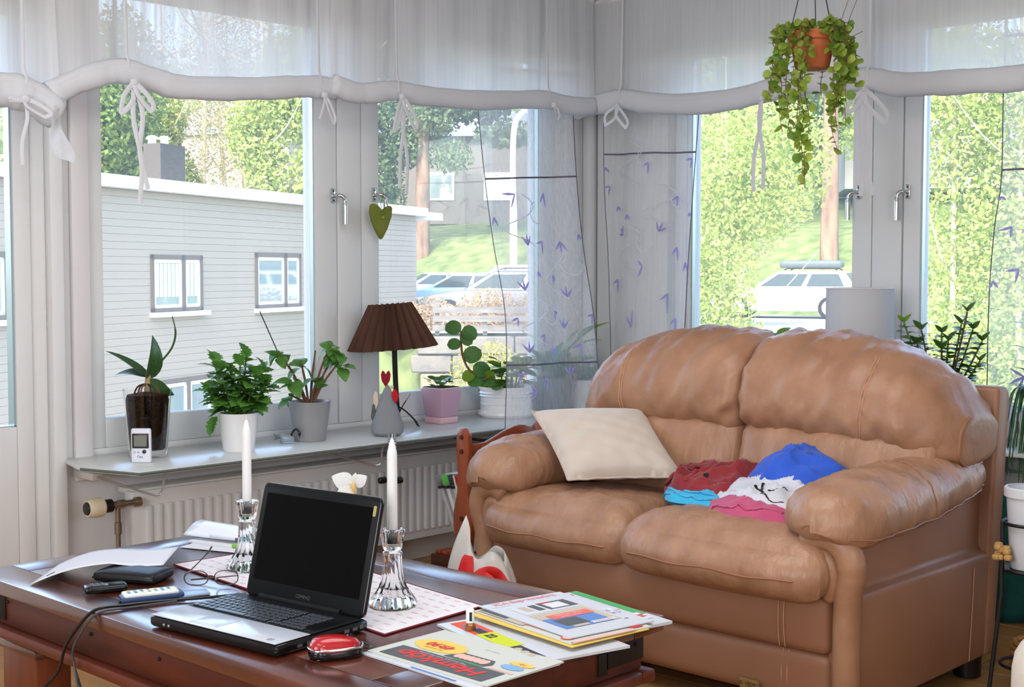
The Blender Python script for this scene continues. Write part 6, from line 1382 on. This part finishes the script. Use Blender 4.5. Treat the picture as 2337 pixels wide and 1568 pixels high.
# large pine in the middle window
T('pine_tree', 'broad pine standing behind the grass bank in the second window', 40.8, 44.4, 15, .38, [(-1.6, 1.6, 3.6, 1.6, 1.6, 1.6), (-1.8, 1.9, 6.2, 2.0, 2.0, 1.5), (1.6, -1.6, 7.4, 2.4, 2.4, 1.6), (0, 0, 9.5, 3.2, 3.2, 2.2), (2.6, -2.6, 5.4, 1.4, 1.4, .7), (-.6, .6, 4.8, 1.2, 1.2, 1), (.9, -.9, 4.4, 1.1, 1.1, .8), (.2, -.2, 6.0, 1.5, 1.5, 1.0), (-1.0, 1.0, 2.6, .8, .8, 1.2)], 20000, .17, F_PINE, TRUNK, 4, branches=7)
# birches and bushes near the right windows
T('birch_tree', 'leafy birch at the left of the third window', 23.4, 16.1, 9, .07, [(0, 0, 2.4, .9, .9, 1.8), (-.3, .3, 4.6, 1.1, 1.1, 2.0), (.4, -.4, 6.6, 1.6, 1.6, 1.6)], 11000, .075, F_BIRCH, BIRK, 5, branches=6)
T('flowering_bush', 'pale spring bush in front of the white station wagon', 29.0, 19.6, 5.0, .06, [(0, 0, 3.0, 1.3, 1.3, 1.5), (.7, -.7, 3.4, .9, .9, 1.1), (-.4, .4, 4.3, .9, .9, 1.1), (-1.0, 1.0, 1.4, .9, .9, 1.3)], 8000, .070, F_BUSH, TWIG, 6, branches=9, bend=.2)
T('birch_tree', 'slender birch with white trunk in the rightmost window', 24.4, 11.75, 12, .075, [(0, 0, 3.0, .9, .9, 2.2), (.3, -.3, 5.6, 1.2, 1.2, 2.0), (-.2, .2, 8.0, 1.5, 1.5, 2)], 7500, .085, F_BIRCH, BIRK, 7, branches=7, bend=.15)
T('birch_tree', 'dense birch foliage at the right edge of the rightmost window', 24.6, 10.3, 10, .08, [(0, 0, 2.4, 1.1, 1.1, 2.0), (0, 0, 5.0, 1.3, 1.3, 1.6), (.2, -.2, 7.4, 1.6, 1.6, 1.6)], 9000, .085, F_BIRCH, BIRK, 8, branches=7, bend=.2)
T('shrub', 'bright green shrub low in the rightmost window', 24.0, 11.2, 2.6, .04, [(0, 0, 1.6, 1.6, 1.6, 1.9), (.8, -.9, 1.2, 1.4, 1.4, 1.4)], 9000, .075, F_BIRCH, TWIG, 9, branches=5)
T('birch_tree', 'thin birch behind the right pine trunk', 50.0, 27.8, 13, .10, [(0, 0, 8.5, 2.4, 2.4, 3), (0, 0, 4.6, 1.8, 1.8, 2.2)], 6000, .16, F_BIRCH, BIRK, 10, branches=6)
T('deciduous_tree', 'round green tree between the pine trunks in the third window', 52.5, 33.0, 11, .16, [(0, 0, 5.2, 3.4, 3.4, 3), (1.5, -1.5, 8, 2.6, 2.6, 2)], 8000, .20, F_DEEP, TRUNK, 11, branches=6)
# trees behind the neighbouring house
T('deciduous_tree', 'dense green tree left of the chimney behind the house', 25.3, 43.4, 13, .2, [(0, 0, 4, 1.7, 1.7, 3.0), (.2, .2, 8, 1.7, 1.7, 3), (-1.5, -.5, 6.5, 1.6, 1.6, 3)], 12000, .15, F_DEEP, TRUNK, 12, branches=6)
T('deciduous_tree', 'light green tree directly behind the chimney', 29.8, 47.4, 12, .16, [(0, 0, 4.5, 1.4, 1.4, 2.2), (-.4, .3, 7.4, 1.3, 1.3, 1.6)], 6000, .15, fol('olive_foliage', (150, 164, 76), (170, 180, 100)), TWIG, 13, branches=6)
for i, (x, y, lab) in enumerate(((30.7, 46.5, 'bare pale-branched tree right of the chimney'), (32.4, 47.0, 'second bare pale tree with budding twigs behind the roof'), (31.0, 43.6, 'thin leaning bare tree in the middle of the left window'))):
    p = T('bare_tree', lab, x, y, 13, .13, [(0, 0, 6, 1.6, 1.6, 2.5), (0, 0, 9.5, 2.2, 2.2, 2.5)], 3600, .07, F_GREY, TWIG, 20 + i, branches=26, bend=.8)
T('birch_tree', 'yellow-green birch at the right of the left window', 30.2, 41.2, 14, .13, [(0, 0, 5.2, .9, .9, 1.8), (.3, -.3, 8.2, 1.2, 1.2, 2.0), (-.5, .5, 6.6, .9, .9, 1.6)], 4200, .14, F_BIRCH, BIRK, 14, branches=7)
T('birch_tree', 'birch with visible white trunk beside the window frame', 30.9, 40.3, 14, .12, [(0, 0, 8.4, 1.1, 1.1, 2.4), (.3, -.3, 5.0, .8, .8, 1.6)], 3200, .14, F_BIRCH, BIRK, 15, branches=6)
# hedges and shrubs by the parking place
hd = thing('hedge', 'brown twiggy hedge in front of the parked cars', 'hedge', (23.3, 23.6, -.3)); crown('twigs', [((22.6, 24.4, -.15), .9, .9, .75), ((23.6, 23.2, .02), 1.0, 1.0, .80), ((24.6, 22.2, .02), 1.0, 1.0, .80), ((23.2, 23.7, -.6), 1.3, 1.3, .45)], 9000, .055, F_HEDGE, hd, 31)
MB().tube([(22.2, 24.9, -.2), (25, 21.9, -.2)], .05, 6).build('hedge_stem', TWIG, hd)
T('shrub', 'yellow shrub beside the stone wall', 20.6, 20.9, 2.9, .04, [(0, 0, 1.5, .6, .6, 1.3), (.4, -.4, 2.1, .6, .6, .8)], 3500, .05, F_YEL, TWIG, 32, branches=4)
T('shrub', 'yellow-green shrub nearer the corner below the sheer curtain', 21.5, 20.4, 2.4, .04, [(0, 0, 1.4, .7, .7, 1.2)], 2600, .05, F_YEL, TWIG, 33, branches=4)
# far woodland on the hill
g = np.random.default_rng(77); bl = []
for i in range(150):
    a = R(g.uniform(22, 72)); d = g.uniform(74, 118); x, y = d * math.cos(a), d * math.sin(a); h = g.uniform(5, 9)
    bl.append(((x, y, ground_h(x, y) + h * .55), g.uniform(2.5, 4), g.uniform(2.5, 4), h * .6))
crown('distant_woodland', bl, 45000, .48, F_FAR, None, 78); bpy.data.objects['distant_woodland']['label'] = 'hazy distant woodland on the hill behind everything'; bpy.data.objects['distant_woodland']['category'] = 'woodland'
# ------------------------------------------------------------------ far houses
def house(label, c, rz, w, d, h, rh, wall, roof, wins, plan=None):
    p = thing('distant_house', label, 'house', c, rz, group='distant houses on the hill')
    MB().box(-w / 2, w / 2, -d / 2, d / 2, 0, h).build('walls', wall, p, smooth=0)
    MB().prism([(-d / 2 - .4, h), (d / 2 + .4, h), (0, h + rh)], -w / 2 - .4, w / 2 + .4, lambda a, b_, q: (q, a, b_)).build('roof', roof, p, smooth=0)
    for (x, z, ww, wh) in wins:
        f = MB().box(x - ww / 2, x + ww / 2, -d / 2 - .06, -d / 2, z, z + wh).build('window', WOUT, p, smooth=0); MB().box(x - ww / 2 + .12, x + ww / 2 - .12, -d / 2 - .08, -d / 2 - .05, z + .12, z + wh - .12).build('pane', WGL, f, smooth=0)
HW = mat('white_house_wall', c8(188, 182, 172), .8, .2); HR = mat('red_tile_roof', c8(186, 130, 112), .8, .2); HG = mat('grey_roof', c8(120, 124, 128), .8, .2); HT = mat('grey_house_wall', c8(120, 114, 108), .8, .2)
house('white house with grey roof far behind the left window trees', (44.5, 57.5, 5.2), R(20), 14, 7, 2.6, 1.8, HW, HG, [(-5, .8, 1.2, 1.2), (-2, .8, 1.2, 1.2), (1, .8, 1.2, 1.2), (4, .8, 1.2, 1.2)])
house('white house with pinkish tiled roof behind the pine trunks', (70.0, 47.5, 6.0), R(-35), 12, 7, 3.0, 1.8, HW, HR, [(-4, .9, 1.6, 1.4), (-1, .9, 1.6, 1.4), (2.5, .9, 1.6, 1.4)])
house('white house with reddish roof in the rightmost window', (62.0, 29.0, 5.0), R(-55), 12, 7, 3.6, 1.6, HW, HR, [(-4, 1.1, 1.4, 1.6), (-1.5, 1.1, 1.4, 1.6), (1.5, 1.1, 1.4, 1.6), (4, 1.1, 1.4, 1.6)])
house('long grey house behind the broad pine', (51.0, 51.0, 3.6), R(-45), 16, 7, 4.4, 1.6, HT, HG, [(-5, 1.2, 1.5, 1.4), (-2, 1.2, 1.5, 1.4), (1, 1.2, 1.5, 1.4), (4.5, 1.2, 1.5, 1.4)])
# ------------------------------------------------------------------ street lamp
lpst = thing('street_lamp', 'tall pale street lamp post with bent arm behind the sheer curtain', 'street lamp', (29.05, 27.6, -.24))
MB().tube(cr([(29.05, 27.6, -.24), (29.05, 27.6, 2.5), (29.05, 27.6, 5.2), (29.25, 27.4, 5.9), (29.75, 26.9, 6.35)], 6), [.11] * 8 + [.085] * 17, 10).build('post', WOUT, lpst)
MB().rbox((30.05, 26.6, 6.4), (.35, .18, .07), .06, 6, fn=lambda o, u: Vector((o.x * .7 + o.y * .7, -o.x * .7 + o.y * .7, o.z))).build('lamp_head', WOUT, lpst)
# ------------------------------------------------------------------ parked cars
TYRE = mat('tyre_rubber', c8(40, 40, 42), .8, .2); HUB = mat('alloy_hub', c8(210, 212, 214), .35, .5, metal=.4); CGL = mat('car_glass', c8(52, 66, 70), .3, .1); TAIL = mat('tail_lamp_red', c8(216, 40, 36), .3, .5)
def car(name, label, loc, rz, col, kind, roofbox=False):
    p = thing(name, label, 'car', loc, rz, group='parked cars')
    cm = mat('car_paint_' + kind + str(len(MATS)), c8(*col), .22, .5, coat=.5)
    L = 2.3
    body = [(-L, .35), (-L + .05, .72), (-L + .12, .92), (1.05, .94), (1.9, .82), (2.22, .66), (2.28, .35), (1.9, .22), (-1.95, .22)]
    MB().prism(body, -.86, .86, lambda a, b_, h: (a, h, b_)).build('body', cm, p, bevel=.07, seg=3)
    if kind == 'wagon': cab0, cab1 = [(-2.20, .90), (1.05, .90)], [(-1.80, 1.46), (.15, 1.46)]
    elif kind == 'van': cab0, cab1 = [(-2.22, .90), (1.35, .90)], [(-2.12, 1.66), (.45, 1.66)]
    else: cab0, cab1 = [(-1.75, .90), (1.05, .90)], [(-1.05, 1.40), (.10, 1.40)]
    b0, b1 = .80, .62
    v_ = [(cab0[0][0], -b0, cab0[0][1]), (cab0[1][0], -b0, cab0[1][1]), (cab0[1][0], b0, cab0[1][1]), (cab0[0][0], b0, cab0[0][1]), (cab1[0][0], -b1, cab1[0][1]), (cab1[1][0], -b1, cab1[1][1]), (cab1[1][0], b1, cab1[1][1]), (cab1[0][0], b1, cab1[0][1])]
    fs = [(0, 3, 2, 1), (4, 5, 6, 7), (0, 1, 5, 4), (1, 2, 6, 5), (2, 3, 7, 6), (3, 0, 4, 7)]
    MB().add(v_, fs).build('cabin', cm, p, bevel=.06, seg=3)
    V = [Vector(q) for q in v_]
    def glass(f, m0, m1, lo, hi, nm):
        a, b_, c, d = [V[i] for i in f]; nrm_ = (b_ - a).cross(d - a).normalized() * .012
        def q(u, w_): return a.lerp(b_, u).lerp(d.lerp(c, u), w_) + nrm_
        MB().quad(q(m0, lo), q(m1, lo), q(m1, hi), q(m0, hi)).build(nm, CGL, p, smooth=0)
    for f in ((0, 1, 5, 4), (2, 3, 7, 6)):
        if kind != 'van': glass(f, .07, .48, .15, .82, 'side_window'); glass(f, .53, .90, .15, .82, 'side_window')
        else: glass(f, .66, .93, .15, .75, 'side_window') if f[0] == 0 else glass(f, .07, .34, .15, .75, 'side_window')
    glass((1, 2, 6, 5), .07, .93, .10, .88, 'windscreen'); glass((3, 0, 4, 7), .08, .92, .15, .88, 'rear_window')
    for wx in (-1.42, 1.38):
        for s_ in (-1, 1):
            w_ = MB().lathe([(.33, -.10), (.345, -.06), (.345, .06), (.33, .10)], (wx, s_ * .80, .335), 24, axis='y').build('wheel', TYRE, p)
            MB().lathe([(0, -.02), (.22, -.01), (.235, .01)] if s_ < 0 else [(.235, -.01), (.22, .01), (0, .02)], (wx, s_ * .905, .335), 18, axis='y').build('hub_cap', HUB, w_)
    for s_ in (-1, 1): MB().box(-L - .01, -L + .14, min(s_ * .55, s_ * .84), max(s_ * .55, s_ * .84), .66, .86).build('tail_lamp', TAIL, p, bevel=.02)
    for s_ in (-1, 1): MB().box(2.05, 2.24, min(s_ * .5, s_ * .8), max(s_ * .5, s_ * .8), .62, .74).build('head_lamp', HUB, p, bevel=.02)
    MB().box(-L - .02, -L + .02, -.26, .26, .44, .56).build('number_plate', WOUT, p)
    if kind == 'wagon':
        for s_ in (-1, 1): MB().tube([(-1.6, s_ * .55, 1.48), (-1.5, s_ * .55, 1.53), (-.1, s_ * .55, 1.53), (0, s_ * .55, 1.48)], .02, 6).build('roof_rail', TYRE, p)
    if roofbox: MB().rbox((-.75, 0, 1.66), (.95, .36, .12), .10, 8).build('roof_box', mat('dark_roof_box', c8(84, 92, 92), .5, .3), p)
car('parked_car', 'white station wagon with dark roof box seen through the third window', (36.3, 22.75, -.235), R(112), (205, 205, 208), 'wagon', True)
car('parked_car', 'silver saloon car at the far left of the parked cars', (34.2, 36.7, -.235), R(150), (186, 192, 200), 'saloon')
car('parked_car', 'white van beside the street lamp post', (33.4, 31.9, -.235), R(133), (212, 212, 214), 'van')
car('parked_car', 'pale blue car in the middle of the parking place', (28.2, 28.9, -.235), R(125), (150, 186, 214), 'saloon')
car('parked_car', 'dark grey car half hidden by the brown hedge', (26.9, 26.0, -.235), R(128), (96, 102, 110), 'wagon')
